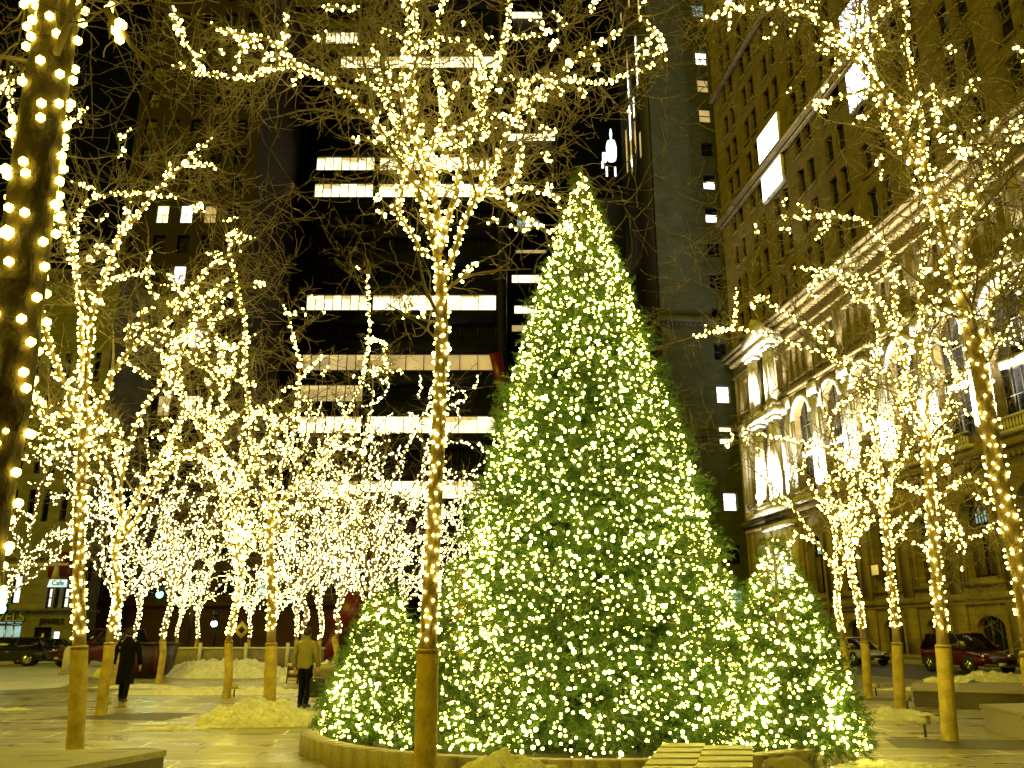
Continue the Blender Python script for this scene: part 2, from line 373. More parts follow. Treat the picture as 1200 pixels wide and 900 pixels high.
class Tree:
    def __init__(s, seed, base, detail=1.0):
        s.rnd = random.Random(seed); s.base = Vector(base); s.trunk = MB(); s.crown = MB(); s.wraps = []; s.detail = detail
    def limb(s, pts, r0, r1, lit=True, start=0.0, kind='crown', sides=8, end=1.0, dens=None):
        n = len(pts); R = [r0+(r1-r0)*(i/(n-1))**.8 for i in range(n)]
        s.trunk.tube(pts, R, sides)
        if lit:
            a = int(start*n); b = max(a+2, int(end*n)); s.wraps.append((pts[a:b], R[a:b], dens))
        return pts, R
    def twigs(s, pts, R, n, Lr, level=0, lit_p=0.0, t0=.2, up=.02):
        r = s.rnd; N = len(pts)
        for _ in range(n):
            t = r.uniform(t0, 1); i = min(N-2, int(t*(N-1)))
            d = (pts[i+1]-pts[i]).normalized(); side = rvec(r); side = (side-d*side.dot(d)).normalized()
            dd = (d*r.uniform(.3, .9)+side).normalized(); L = r.uniform(*Lr)
            r0 = min(R[i]*.75, .010 if level else .032*L/1.6); r0 = max(r0, .0065)
            m = 5 if level >= 2 else 8
            lit = r.random() < lit_p
            if lit: r0 = max(r0, .022)
            q = walk(r, pts[i], dd, L, m, .17 if level else .13, up)
            rr = [r0+(.0045-r0)*k/m for k in range(m+1)]
            s.crown.tube(q, rr, 3 if r0 < .012 else 5, cap=False)
            if lit: s.wraps.append((q[:max(3, int(m*r.uniform(.6, 1)))], rr, None))
            if level < 2 and s.detail > 0:
                s.twigs(q, rr, int((6 if level == 0 else 3)*s.detail), (.35*L, .7*L), level+1, lit_p*.35, .15, up)
    def positions(s, density=22, off=.018):
        r = s.rnd; out = []; strings = []
        for pts, R, dens in s.wraps:
            ang = r.uniform(0, 6.28); one = []; carry = 0
            D = dens or density
            for i in range(len(pts)-1):
                a, b = pts[i], pts[i+1]; L = (b-a).length
                if L < 1e-6: continue
                d = (b-a)/L; u = d.cross(Vector((.3, .2, .9))).normalized(); v = d.cross(u)
                rad = R[min(i, len(R)-1)]
                k = D*(.75+min(rad, .16)*3.2)       # thicker wood carries more turns
                x = carry
                while x < L:
                    ang += r.uniform(.55, 1.75); p = a+d*(x+r.uniform(-.07, .07)); n = u*math.cos(ang)+v*math.sin(ang)
                    one.append(p+n*(rad+off)); x += 1/k*r.uniform(.6, 1.4)
                carry = x-L
            out += one; strings.append(one)
        return out, strings
    def finish(s, root, bulb_r, m, individual, wires, density=22, tpl=ICO):
        s.trunk.build('trunk', M['bark'], root, smooth=True); s.crown.build('crown', M['twig'], root, smooth=True)
        P, S = s.positions(density)
        add_bulbs(root, P, bulb_r, m, individual, tpl)
        if wires:
            wmb = MB()
            for one in S:
                if len(one) > 2: wmb.tube(one, .0045, 3, cap=False)
            wmb.build('light_string', M['wire'], root)
def burlap(root, pts, r, h):
    rr = []; rp = []
    P = [Vector(p) for p in pts]
    out = [P[0]]; z0 = P[0].z
    for i in range(1, 45):
        z = z0+h*i/44
        for a, b in zip(P, P[1:]):
            if a.z <= z <= b.z: out.append(a.lerp(b, (z-a.z)/(b.z-a.z+1e-9))); break
    R = [r*1.2*(1+.02*random.uniform(-1, 1)+.035*(1-(i % 5)/4)+.06*max(0, 1-i/8)) for i in range(len(out))]
    mb = MB(); mb.tube(out, R, 14); o = mb.build('burlap_wrap', M['burlap'], root, smooth=True)
    for k in (-2,):
        mb = MB(); p = out[k]; mb.tube([p-Vector((0, 0, .018)), p+Vector((0, 0, .0)), p+Vector((0, 0, .018))], [r*1.26, r*1.30, r*1.26], 14); mb.build('cord', M['bark'] if k == -2 else M['burlap_cord'], root)

def custom_tree(seed, label, group, trunk_px, Y, r, limbs, bulb_r, m, wires=True, nt0=19, sub=7, lit_sub=.34, density=22, burl=1.5, base=None, lean=0):
    """trunk_px: photo column/row list from the ground up; limbs: (row list, depth change at its end, radius)"""
    gb = base or onrow(trunk_px[0][0], Y)
    root = thing('tree', label, 'tree', gb, 0, group)
    T = Tree(seed, gb)
    tp = [Vector((0, 0, -.05))]+[at(x, y, Y)-gb for x, y in trunk_px[1:]]
    tp = resample(tp, .25)
    R0 = r; n = len(tp)
    pts, R = T.limb(tp, r*1.1, r*.72, lit=True, kind='trunk', sides=14)
    T.wraps.pop()
    k = next((i for i, p in enumerate(pts) if p.z > burl), 1)
    T.wraps.append((pts[k:], R[k:], density*1.35))
    T.twigs(pts[int(n*.75):], R[int(n*.75):], 4, (.8, 1.6), 0, .2)
    for lm, dy, lr in limbs:
        q = [at(x, y, Y+dy*(i/(len(lm)-1)))-gb for i, (x, y) in enumerate(lm)]
        q = resample(q, .22); q = [p+rvec(T.rnd)*.018 for p in q]
        lr *= .72; p, RR = T.limb(q, lr, lr*.30, lit=True, end=.93, sides=8)
        T.twigs(p, RR, sub, (.6, 1.5), 0, lit_sub, .15); T.twigs(p, RR, 3, (.9, 2.0), 0, 0, .3)
        T.twigs(p, RR, nt0, (.4, 1.2), 1, 0, .25)
        tip = walk(T.rnd, p[-1], p[-1]-p[-3], 1.6, 8, .12, .03); rr = [lr*.3*(1-.8*i/8) for i in range(9)]
        T.crown.tube(tip, rr, 4, cap=False); T.twigs(tip, rr, 8, (.5, 1.4), 1, 0)
    if burl: burlap(root, [p for p in pts], r, burl)
    T.finish(root, bulb_r, m, True, wires, density)
    return root

def auto_tree(seed, root, H=10.0, fork=3.6, r=.092, nl=5, spread=.5, detail=1.0, bulb_r=.022, m=None, individual=False, wires=False, density=20, sub=6, lit_sub=.5, tpl=OCT, burl=1.5, start_lit=None):
    T = Tree(seed, (0, 0, 0), detail); rn = T.rnd
    tp = [Vector((0, 0, -.05))]
    for i in range(1, 8): tp.append(Vector((rn.uniform(-.05, .05)*i*.5, rn.uniform(-.05, .05)*i*.5, fork*i/7)))
    tp = resample(tp, .3); pts, R = T.limb(tp, r*1.05, r*.75, kind='trunk', sides=10); T.wraps.pop()
    k = next((i for i, p in enumerate(pts) if p.z > burl), 1); T.wraps.append((pts[k:], R[k:], density*2.3))
    a0 = rn.uniform(0, 6.28)
    for i in range(nl):
        a = a0+6.283*i/nl+rn.uniform(-.35, .35); sprd = spread*rn.uniform(.6, 1.35)
        d = Vector((math.cos(a)*sprd, math.sin(a)*sprd, 1)).normalized()
        st = pts[-1]-Vector((0, 0, rn.uniform(0, fork*.22)))
        q = walk(rn, st, d, (H-fork)*rn.uniform(.75, 1.1)/d.z*.9, 16, .10, .015); q = resample(q, .3)
        p, RR = T.limb(q, r*.52, .022, end=.9, sides=6)
        T.twigs(p, RR, sub, (.9, 2.2), 0, lit_sub, .12)
        T.twigs(p, RR, int(16*detail), (.4, 1.2), 1, 0, .3)
    if burl: burlap(root, pts, r, burl)
    T.finish(root, bulb_r, m or M['bulb_far'], individual, wires, density, tpl)
    return root
G1 = 'bare plaza trees wound with string lights'
# -- near trees traced limb by limb
custom_tree(1, 'thick dark trunk in the left foreground, close to the lens, wound with large yellow bulbs', G1,
    [(-120, 900), (-30, 640), (2, 480), (28, 300), (50, 130), (72, 0), (90, -110)], 4.3, .15,
    [([(80, -50), (130, -120), (200, -200)], .6, .06), ([(60, 60), (20, -20), (-40, -120)], .5, .06)], .027, M['bulb_near'], density=23, burl=.1, nt0=8, sub=3)
custom_tree(2, 'large lit tree in front of the Christmas trees, burlap foot cut by the lower edge', G1,
    [(498, 905), (502, 748), (508, 620), (515, 480), (518, 380), (516, 320)], 10.3, .105,
    [([(516, 330), (512, 260), (500, 190), (482, 120), (488, 60), (482, -40)], .6, .085),
     ([(514, 300), (485, 215), (455, 168), (425, 125), (388, 96), (345, 76), (318, 48), (270, 36), (210, 14)], -1.0, .07),
     ([(388, 96), (335, 76), (292, 90), (215, 88)], .8, .035),
     ([(516, 290), (536, 210), (560, 130), (590, 60), (600, -30)], 1.2, .07),
     ([(518, 330), (558, 228), (590, 170), (608, 128), (640, 100), (690, 58), (765, 14)], -.8, .06),
     ([(545, 262), (566, 226), (600, 222), (662, 226)], -.4, .03),
     ([(505, 230), (482, 160), (470, 90), (478, 20), (460, -40)], -.9, .05),
     ([(498, 190), (520, 130), (508, 60), (530, -30)], .7, .045),
     ([(608, 128), (622, 92), (700, 96), (780, 72)], .8, .03),
     ([(500, 300), (470, 250), (478, 180), (450, 120), (400, 60)], 1.0, .04)], .0185, M['bulb'], density=38)
custom_tree(3, 'lit tree rising behind the low granite wall at the left, tall burlap wrap', G1,
    [(88, 884), (93, 765), (92, 640), (96, 540), (100, 480)], 13.1, .098,
    [([(98, 500), (72, 440), (52, 380), (40, 290), (20, 190), (10, 90)], .8, .075),
     ([(100, 490), (106, 390), (130, 300), (165, 245), (215, 192), (264, 144)], -.8, .07),
     ([(104, 500), (150, 412), (200, 372), (228, 332), (262, 300), (290, 268)], -.4, .065),
     ([(108, 400), (88, 310), (100, 240), (150, 225), (238, 236)], .7, .045),
     ([(98, 520), (60, 500), (30, 440), (-20, 380)], -.5, .045),
     ([(98, 440), (90, 330), (70, 240), (75, 150), (50, 60)], 1.4, .055),
     ([(228, 332), (255, 400), (262, 470), (300, 500)], 1.0, .03)], .0195, M['bulb'], density=38)
custom_tree(4, 'large close lit tree leaning over the right edge, its foot outside the view', G1,
    [(1235, 900), (1202, 700), (1170, 560), (1147, 430), (1124, 335)], 8.6, .105,
    [([(1124, 340), (1104, 280), (1084, 205), (1058, 145), (1030, 100), (995, 62), (960, 25), (900, -20)], .8, .075),
     ([(1030, 100), (985, 40), (935, 14), (872, 10), (812, 34)], -.7, .03),
     ([(1130, 350), (1132, 255), (1160, 192), (1215, 145)], .7, .055),
     ([(1090, 215), (1078, 140), (1062, 60), (1060, -30)], .9, .05),
     ([(1058, 145), (1098, 100), (1092, 150), (1136, 192)], -.5, .022),
     ([(1145, 420), (1175, 330), (1215, 300)], .5, .04),
     ([(1084, 205), (1040, 150), (1020, 80), (1010, 0)], 1.0, .04)], .0155, M['bulb'], density=33)
custom_tree(5, 'lit tree in the right foreground beside the granite bench, bright yellow burlap wrap', G1,
    [(1113, 868), (1104, 740), (1096, 660), (1090, 580), (1084, 510)], 14.5, .10,
    [([(1086, 520), (1062, 440), (1050, 370), (1040, 300), (1000, 255), (905, 258)], .7, .06),
     ([(1090, 560), (1112, 470), (1150, 410), (1210, 365)], -.6, .05),
     ([(1084, 500), (1040, 440), (985, 418), (930, 372), (872, 346)], -.9, .05),
     ([(1088, 530), (1084, 420), (1078, 330), (1092, 240), (1070, 170)], 1.0, .055),
     ([(1092, 590), (1140, 560), (1180, 600), (1190, 650)], -.5, .03),
     ([(1062, 440), (1030, 350), (985, 320), (905, 312)], .6, .035)], .0195, M['bulb'], density=33)
custom_tree(6, 'second lit tree of the right row, a flat patch of snow at its burlap foot', G1,
    [(1055, 842), (1050, 738), (1044, 680), (1038, 620), (1034, 570)], 19.0, .095,
    [([(1034, 580), (1024, 500), (990, 430), (925, 402), (860, 386), (785, 402)], -.8, .05),
     ([(1036, 600), (1052, 520), (1060, 440), (1080, 360)], .7, .05),
     ([(1034, 570), (1020, 480), (1030, 400), (1010, 330)], .9, .045),
     ([(1038, 610), (1000, 540), (950, 520), (870, 505)], -.4, .04),
     ([(1042, 640), (1090, 590), (1125, 620), (1130, 660)], -.5, .03),
     ([(1034, 590), (1080, 500), (1120, 480)], .4, .04)], .022, M['bulb'], density=31)
custom_tree(7, 'lit tree standing in a mound of snow between the two walkers', G1,
    [(315, 844), (318, 755), (318, 690), (316, 640), (318, 580)], 18.2, .10,
    [([(318, 600), (296, 520), (288, 440), (285, 370), (270, 300), (262, 250)], .8, .06),
     ([(318, 590), (345, 500), (350, 430), (335, 360)], -.6, .05),
     ([(316, 610), (270, 540), (235, 500), (200, 450), (188, 400)], .4, .045),
     ([(318, 600), (370, 540), (410, 480), (432, 400), (430, 300)], .7, .05),
     ([(290, 450), (240, 420), (222, 350), (180, 330)], -.6, .035),
     ([(318, 620), (350, 590), (400, 580), (430, 620)], -.8, .03)], .021, M['bulb'], density=33)
for ch in bpy.data.objects:
    if ch.parent and ch.parent.name == 'tree' and ch.name == 'trunk': ch.data.materials[0] = mat('shaded_bark', (.055, .036, .02), .9, var=.6, scale=5, bump=1.0, bscale=14, stretch=(1, 1, .6))  # less lit foreground trunk: its shade is put into a darker bark colour
# -- trees grown by rule, further off
def far(label, px, Y, **k):
    root = thing('tree', label, 'tree', onrow(px, Y), 0, G1); return auto_tree(root=root, **k)
far('lit tree just behind the dark-coated walker, slim burlap-wrapped trunk', 118, 19.0, seed=21, H=9.5, fork=4.0, bulb_r=.024, m=M['bulb'], individual=True, density=26, tpl=ICO)
far('slim lit tree in front of the long snow mound', 265, 24.2, seed=22, H=9.3, fork=3.7, bulb_r=.026, m=M['bulb'], density=26)
far('third lit tree of the right row, small outlet box at its foot', 1018, 24.0, seed=23, H=8.5, fork=4.2, nl=4, bulb_r=.027, m=M['bulb'], density=22, sub=5, lit_sub=.35)
far('fourth lit tree of the right row, nearest the right-hand Christmas tree', 995, 30.0, seed=24, H=9.0, fork=4.0, nl=4, bulb_r=.029, m=M['bulb'], density=20, sub=5, lit_sub=.35)
protos = []
for k, (H, fork, nl) in enumerate([(9.5, 3.2, 6), (8.6, 2.9, 5), (9.2, 3.6, 6)]):
    root = thing('tree', 'x', 'tree', (0, 0, 0), 0, G1)
    auto_tree(seed=40+k, root=root, H=H, fork=fork, nl=nl, detail=.5, bulb_r=.027, density=17, sub=8, lit_sub=.85, spread=.62); protos.append(root)
def dup(root, loc, rz, sc, label):
    r = root.copy(); C.objects.link(r); r.location = loc; r.rotation_euler = (0, 0, rz); r.scale = (sc,)*3; r['label'] = label
    for ch in root.children: c = ch.copy(); C.objects.link(c); c.parent = r
    return r
FAR = [(436, 27, 'mid-distance lit tree rising behind the left-hand small Christmas tree'),
       (588, 31, 'mid-distance lit tree whose crown shows left of the tall Christmas tree'),
       (186, 31, 'mid-distance lit tree between the dark-coated walker and the long snow mound'),
       (352, 31, 'mid-distance lit tree left of and behind the olive-jacketed man'),(131, 29, 'lit tree behind the burlap trunk the dark-coated walker passes'),
       (228, 50, 'distant lit tree at the left end of the long snow mound'),
       (290, 56, 'distant lit tree above the right half of the long snow mound'),
       (345, 44, 'distant lit tree left of the olive-jacketed man'),
       (372, 40, "lit tree directly behind the olive-jacketed man's head"),
       (392, 34, 'lit tree right behind the stone planter urn'),
       (428, 40, 'lit tree above the left-hand small Christmas tree'),
       (470, 52, 'distant lit tree half hidden by the left-hand Christmas tree'),
       (548, 42, 'lit tree just right of the large foreground trunk'),
       (-22, 30, 'lit tree whose trunk hides behind the thick foreground trunk at the left edge'),
       (152, 38, 'lit tree beside the green traffic signal'),
       (318, 62, 'most distant lit tree, between the signals and the olive-jacketed man'),
       (520, 60, 'far lit tree behind the large foreground trunk'),
       (205, 64, 'far lit tree over the street barrier')]
for i, (px, Y, lab) in enumerate(FAR):
    p = protos[i % 3]
    if i < 3: p.location = onrow(px, Y); p['label'] = lab; p.rotation_euler = (0, 0, i*1.3); continue
    dup(p, onrow(px, Y), i*2.4, random.uniform(.88, 1.05), lab)

# ---------------------------------------------------------------- Christmas trees
def sprig_template(L=.26, n=16, nl=.075, nw=.010, seed=0):
    r = random.Random(seed); V = []; Q = []
    for i in range(n):
        t = (i+.5)/n; x = L*t; a = r.uniform(0, 6.28)
        d = Vector((.75, math.cos(a)*.8, math.sin(a)*.8)).normalized(); l = nl*(1-.35*t)*r.uniform(.8, 1.2)
        s = d.cross(rvec(r)).normalized()*nw; p = Vector((x, 0, 0)); k = len(V)
        V += [p-s*.5, p+s*.5, p+d*l+s*.25, p+d*l-s*.25]; Q.append((k, k+1, k+2, k+3))
    k = len(V); V += [(0, -.004, 0), (0, .004, 0), (L, .002, 0), (L, -.002, 0)]; Q.append((k, k+1, k+2, k+3))
    return np.array([tuple(v) for v in V]), np.array(Q)
def conifer(root, H, R, seed, nb, nsp, nbulb, bulb_r, m=None, z0=.02, scale=1.0, p=1.0):
    rn = np.random.default_rng(seed)
    tpls = [sprig_template(.26*scale, 16, .08*scale, .012*scale, s) for s in range(4)]
    mb = MB(); wood = MB()
    wood.tube([(0, 0, 0), (0, 0, H*.55), (0, 0, H*.97)], [R*.045+.03, R*.03+.02, .01], 10)
    starts = []; dirs = []
    for b in range(nb):
        u = rn.random(); z = z0+(H-z0)*(1-math.sqrt(1-u*.995))if rn.random() < .75 else z0+(H-z0)*u
        f = 1-(z-z0)/(H-z0); rr = R*(f**p)*rn.uniform(.72, 1.12)*(1+.05*math.sin(z*2.7+b))+.05
        if rn.random() < .12: rr *= 1.07
        a = rn.uniform(0, 2*math.pi); drop = rn.uniform(-.25, .12)
        st = np.array([math.cos(a)*rr*.35, math.sin(a)*rr*.35, z+.12*rr]); en = np.array([math.cos(a)*rr, math.sin(a)*rr, z+drop*rr*.5+.05*rr])
        L = np.linalg.norm(en-st); d = (en-st)/L
        k = max(3, int(nsp*min(1, L/1.6)+2))
        for j in range(k):
            t = 1-(rn.random()**1.5)*.75
            side = np.cross(d, [0, 0, 1]); side /= np.linalg.norm(side)+1e-9
            dev = rn.uniform(-1, 1)*.75; upd = rn.uniform(-.4, .5)
            dd = d*.8+side*dev+np.array([0, 0, upd]); dd /= np.linalg.norm(dd)
            pos = st+(en-st)*t+side*dev*.22*L*(1.15-t)
            starts.append(pos); dirs.append(dd)
        if b % 3 == 0: wood.tube([st, (st+en)/2+np.array([0, 0, .03]), en], [.018, .012, .006], 4, cap=False)
    # leader at the top
    for j in range(26): starts.append(np.array([0, 0, H-.55+.025*j])); dd = np.array([rn.normal(0, .3), rn.normal(0, .3), 1]); dirs.append(dd/np.linalg.norm(dd))
    S = np.array(starts); D = np.array(dirs); n = len(S)
    rnd = rn.normal(size=(n, 3)); U = np.cross(D, rnd); U /= np.linalg.norm(U, axis=1, keepdims=True); W = np.cross(D, U)
    sc = rn.uniform(.75, 1.3, n)*(.5+.5*np.clip((1-S[:, 2]/H)*2.4, 0, 1))
    for k in range(4):
        idx = np.arange(k, n, 4); tv, tq = tpls[k]
        V = S[idx][:, None, :]+sc[idx][:, None, None]*(tv[None, :, 0:1]*D[idx][:, None, :]+tv[None, :, 1:2]*U[idx][:, None, :]+tv[None, :, 2:3]*W[idx][:, None, :])
        Q = (tq[None]+(np.arange(len(idx))*len(tv))[:, None, None]).reshape(-1, 4)
        mb.add(V.reshape(-1, 3), q=Q)
    wood.build('trunk', M['bark'], root, smooth=True)
    mb.build('foliage', M['needle'], root)
    # bulbs follow strings wound down the cone, pushed in and out among the boughs
    P = []; turns = nbulb
    for i in range(nbulb):
        u = (i+.5)/nbulb; z = z0+(H-z0)*(1-math.sqrt(1-u*.999)); f = 1-(z-z0)/(H-z0)
        rr = R*(f**p)*rn.choice([rn.uniform(.98, 1.13), rn.uniform(.84, 1.02)])+rn.uniform(.04, .13)*min(1, f*6); a = i*2.39996+rn.normal(0, .5)
        P.append((math.cos(a)*rr, math.sin(a)*rr, z+rn.normal(0, .07)))
    P.append((0, 0, H-.02))
    add_bulbs(root, P, bulb_r, m or M['bulb'], True)
    # string wire in a loose spiral
    wm = MB(); q = []
    for i in range(int(H*60)):
        t = i/(H*60); z = z0+(H-z0)*t; rr = R*((1-t)**p)*.93+.03*math.sin(i*.9)+.02; a = i*.32
        q.append((math.cos(a)*rr, math.sin(a)*rr, z+.04*math.sin(i*1.7)))
    wm.tube(q, .005, 3, cap=False); wm.build('light_string', M['wire'], root)
PC = Vector((.95, 14.3, 0))
def top_h(px, py, Y): return at(px, py, Y).z
big = thing('christmas_tree', 'towering Christmas tree covered in warm lights in the middle of the round planter', 'christmas tree', (at(694, 750, 14.0).x, 14.0, .1))
conifer(big, top_h(692, 203, 14.0)-.1, 2.42, 3, 4200, 17, 9000, .0205, m=M['bulb_tree'], p=.93)
G2 = 'small lit Christmas trees round the tall one'
for (px, Y, py, R, sd_, lab) in [(447, 13.9, 684, .80, 11, 'small Christmas tree at the left end of the round planter'),
                                 (538, 12.9, 655, .95, 12, 'small Christmas tree right behind the large foreground trunk'),
                                 (920, 12.4, 632, .86, 13, 'small pointed Christmas tree at the right end of the round planter')]:
    loc = Vector((at(px, 800, Y).x, Y, .13))
    r = thing('christmas_tree', lab, 'christmas tree', loc, 0, G2)
    conifer(r, top_h(px, py, Y)-.12, R, sd_, 900, 18, 1150, .0205 if sd_ != 13 else .023, z0=.05, scale=.9, m=M['bulb_tree'], p=.85)
# planter ring
pl = thing('round_planter', 'low round granite planter kerb holding the Christmas trees', 'planter', (PC.x, PC.y, 0)); pl.scale = (.985, .925, 1)
def ring(mb, R0, R1, z0, z1, n=96, gap=.006):
    for i in range(n):
        if True:
            a0 = 2*math.pi*i/n; a1 = 2*math.pi*(i+1)/n
            if i % 6 == 0: a0 += gap/R1*2
            c = [(R0, a0), (R1, a0), (R1, a1), (R0, a1)]
            V = [(r*math.cos(a), r*math.sin(a), z) for z in (z0, z1) for r, a in c]
            mb.add(V, q=[(4, 5, 6, 7), (1, 2, 6, 5), (3, 0, 4, 7), (0, 1, 5, 4), (2, 3, 7, 6)])
mb = MB(); ring(mb, 3.95, 4.22, 0, .24); mb.build('kerb', M['granite'], pl)
mb = MB(); mb.add([(0, 0, .2)]+[(3.96*math.cos(2*math.pi*i/64), 3.96*math.sin(2*math.pi*i/64), .12) for i in range(64)], t=[(0, i+1, (i+1) % 64+1) for i in range(64)]); mb.build('soil', M['soil'], pl)

# ---------------------------------------------------------------- snow
def snow(name, label, loc, rx, ry, h, seed, n=46, rz=0, rough=.35, group='snow heaps on the plaza'):
    from mathutils import noise
    V = []; Q = []
    for i in range(n+1):
        for j in range(n+1):
            x = (i/n*2-1); y = (j/n*2-1); r = math.sqrt(x*x+y*y)
            ns = noise.noise(Vector((x*3*rx+seed, y*3*ry, seed*1.7)))*.6+noise.noise(Vector((x*8*rx+seed, y*8*ry, 3.1)))*.3+(.5-abs(noise.noise(Vector((x*11*rx, y*11*ry+seed, 3.1)))))*.35+(.4-abs(noise.noise(Vector((x*24*rx, y*24*ry+seed, 7.1)))))*.22
            edge = 1-(r*(1.08+.3*noise.noise(Vector((x*1.7+seed, y*1.7, seed)))+.12*noise.noise(Vector((x*6+seed, y*6, seed)))))**2
            z = h*max(0, edge)**.6*(1+ns*rough*2)-.02 if edge > 0 else -.03
            V.append((x*rx, y*ry, max(z, -.03)))
    for i in range(n):
        for j in range(n):
            a = i*(n+1)+j; Q.append((a, a+n+1, a+n+2, a+1))
    mb = MB(); mb.add(V, q=Q); o = mb.build(name, M['snow'], smooth=True); o.location = loc; o.rotation_euler = (0, 0, rz)
    tag(o, label, 'snow', group); return o
snow('snow_mound', 'long mound of ploughed snow behind the slim lit tree', onrow(262, 36), 3.2, 1.4, .55, 1, n=70)
snow('snow_mound', 'shallow trodden snow patch before the long snow mound', onrow(255, 26.5), 3.1, 1.6, .10, 2, n=60, rough=.8)
snow('snow_mound', 'lumpy snow heap round the burlap foot of the tree between the walkers', onrow(303, 17.2), 1.2, .8, .33, 3, n=60, rough=.6)
snow('snow_mound', 'small snow heap behind the dark-coated walker', onrow(158, 36), 1.6, 1, .7, 4)
snow('snow_mound', 'flat snow patch beside the dark-coated walker', onrow(160, 29), 1.6, .8, .08, 5)
snow('snow_mound', 'yellowish snow heap against the planter at the bottom centre', Vector((onrow(597, 9.8).x, 9.8, 0)), .76, .42, .38, 6, n=60, rough=.28)
snow('snow_mound', 'flat snow patch at the foot of the second right-hand tree', onrow(1047, 18.2), .95, .5, .16, 7, rough=.6)
snow('snow_mound', 'broken snow crust on the low ledge at the right', Vector((*onrow(1165, 24.4).xy, .42)), 1.9, .5, .14, 8, rough=1.0)
snow('snow_mound', 'snow piled behind the olive-jacketed man', onrow(385, 33), 2.0, 1.2, .55, 9)
snow('snow_mound', 'snow lying round the planter behind the right-hand bench', onrow(1060, 27.5), 1.0, .3, .06, 10, rough=1.0)
snow('snow_mound', 'thin dirty snow crust on the paving at the bottom right', onrow(1030, 11.9), 1.0, .5, .035, 12, rough=1.0)
snow('snow_mound', 'thin streak of snow left of the snow heap under the tree', onrow(215, 16.3), 1.3, .14, .05, 13, rough=.8, rz=.35)
snow('snow_mound', 'white frozen splash on the paving at the far left', onrow(12, 20.4), .7, .3, .035, 14, rough=1.0)
# rocks by the planter
def rock(label, loc, r, seed, sz=.6):
    mb = MB(); mb.ball((0, 0, 0), r, 1.25, .9, sz, 20, 14); o = mb.build('rock', M['burlap_rock'], smooth=True)
    from mathutils import noise
    for v in o.data.vertices: v.co *= 1+.28*noise.noise(v.co*3/r*.4+Vector((seed, 0, 0)))+.1*noise.noise(v.co*9/r*.4)
    o.location = loc; tag(o, label, 'rock')
M['burlap_rock'] = mat('rock', (.33, .28, .16), .8, var=.35, scale=5, bump=.7)
rock('rounded boulder at the lower edge right of the striped bench', Vector((onrow(926, 9.9).x, 9.9, .17)), .24, 3, .75)
rock('small stone between the striped bench and the boulder', Vector((onrow(893, 10.0).x, 10.0, .1)), .13, 5, .9)

# ---------------------------------------------------------------- benches and ledges
def poly_slab(mb, pts, z0, z1):
    n = len(pts); V = [(p[0], p[1], z0) for p in pts]+[(p[0], p[1], z1) for p in pts]
    bm_q = [(i, (i+1) % n, n+(i+1) % n, n+i) for i in range(n)]
    mb.add(V, q=bm_q); c = (sum(p[0] for p in pts)/n, sum(p[1] for p in pts)/n, z1)
    mb.add([c]+[(p[0], p[1], z1) for p in pts], t=[(0, i+1, (i+1) % n+1) for i in range(n)])
def atz(px, py, z):
    v = 450-py; up = v*cp+F*sp; fw = F*cp-v*sp; Y = (z-CH)/up*fw; return at(px, py, Y)
# striped slatted bench at bottom centre
zt = .46
q = [atz(748, 905, zt), atz(882, 905, zt), atz(882, 869, zt), atz(778, 869, zt)]
bench = thing('bench', 'slatted bench with pale boards and dark gaps in front of the round planter', 'bench', ((q[0]+q[1]+q[2]+q[3])/4)*Vector((1, 1, 0)))
og = bench.location
mb = MB(); mb2 = MB()
M['board'] = mat('frosted_board', (.55, .50, .34), .5, var=.2, scale=6, stretch=(1, 6, 1))
y0 = q[0].y-.35; y1 = q[3].y
nb_ = 6
for half, (xa, xb) in enumerate(((0.0, .47), (.475, 1.0))):
    for i in range(nb_):
        yy0 = y0+(y1-y0)*(i+.5*half)/(nb_); yy1 = yy0+(y1-y0)/nb_*.70
        if yy1 > y1+.05: continue
        def xr(yy, f): t = (yy-q[0].y)/(q[3].y-q[0].y); l = q[0].lerp(q[3], t).x; r_ = q[1].lerp(q[2], t).x; return l+(r_-l)*f
        pts = [(xr(yy0, xa)-og.x, yy0-og.y), (xr(yy0, xb)-og.x, yy0-og.y), (xr(yy1, xb)-og.x, yy1-og.y), (xr(yy1, xa)-og.x, yy1-og.y)]
        poly_slab(mb, pts, zt-.05, zt)
mb.build('seat', M['board'], bench)
L = min(xr(y1, 0), xr(y0, 0))-og.x
poly_slab(mb2, [(xr(y0, .02)-og.x, y0-og.y+.02), (xr(y0, .98)-og.x, y0-og.y+.02), (xr(y1, .98)-og.x, y1-og.y-.02), (xr(y1, .02)-og.x, y1-og.y-.02)], 0, zt-.24)
mb2.build('base', M['granite_dark'], bench)
# low granite wall, bottom left
def low_wall(name, label, pts, h, cap=.0, cat='wall', m=None):
    c = sum((Vector((p[0], p[1], 0)) for p in pts), Vector())/len(pts)
    t = thing(name, label, cat, c); P_ = [(p[0]-c.x, p[1]-c.y) for p in pts]
    mb = MB(); poly_slab(mb, P_, 0, h-.07); mb.build('base', m or M['granite_dark'], t)
    mb = MB(); P2 = [(x*1.02, y*1.02) for x, y in P_]; poly_slab(mb, P2, h-.067, h); mb.build('coping', M['granite'], t); return t
h = .35
lw = low_wall('granite_ledge', 'low granite ledge with dark slots at the bottom left', [atz(-60, 930, h), atz(60, 902, h), atz(193, 879, h), atz(165, 876, h), atz(50, 880, h), atz(-80, 892, h)], h)
for (xa, xb, y) in ((20, 68, 887), (31, 82, 893), (100, 146, 883), (130, 180, 879)):
    mb = MB(); a = atz(xa, y, h)-lw.location; b = atz(xb, y-1, h)-lw.location; mb.quad((a.x, a.y, h+.004), (b.x, b.y, h+.004), (b.x, b.y+.07, h+.004), (a.x, a.y+.07, h+.004)); mb.build('slot', M['black'], lw)
h = .45
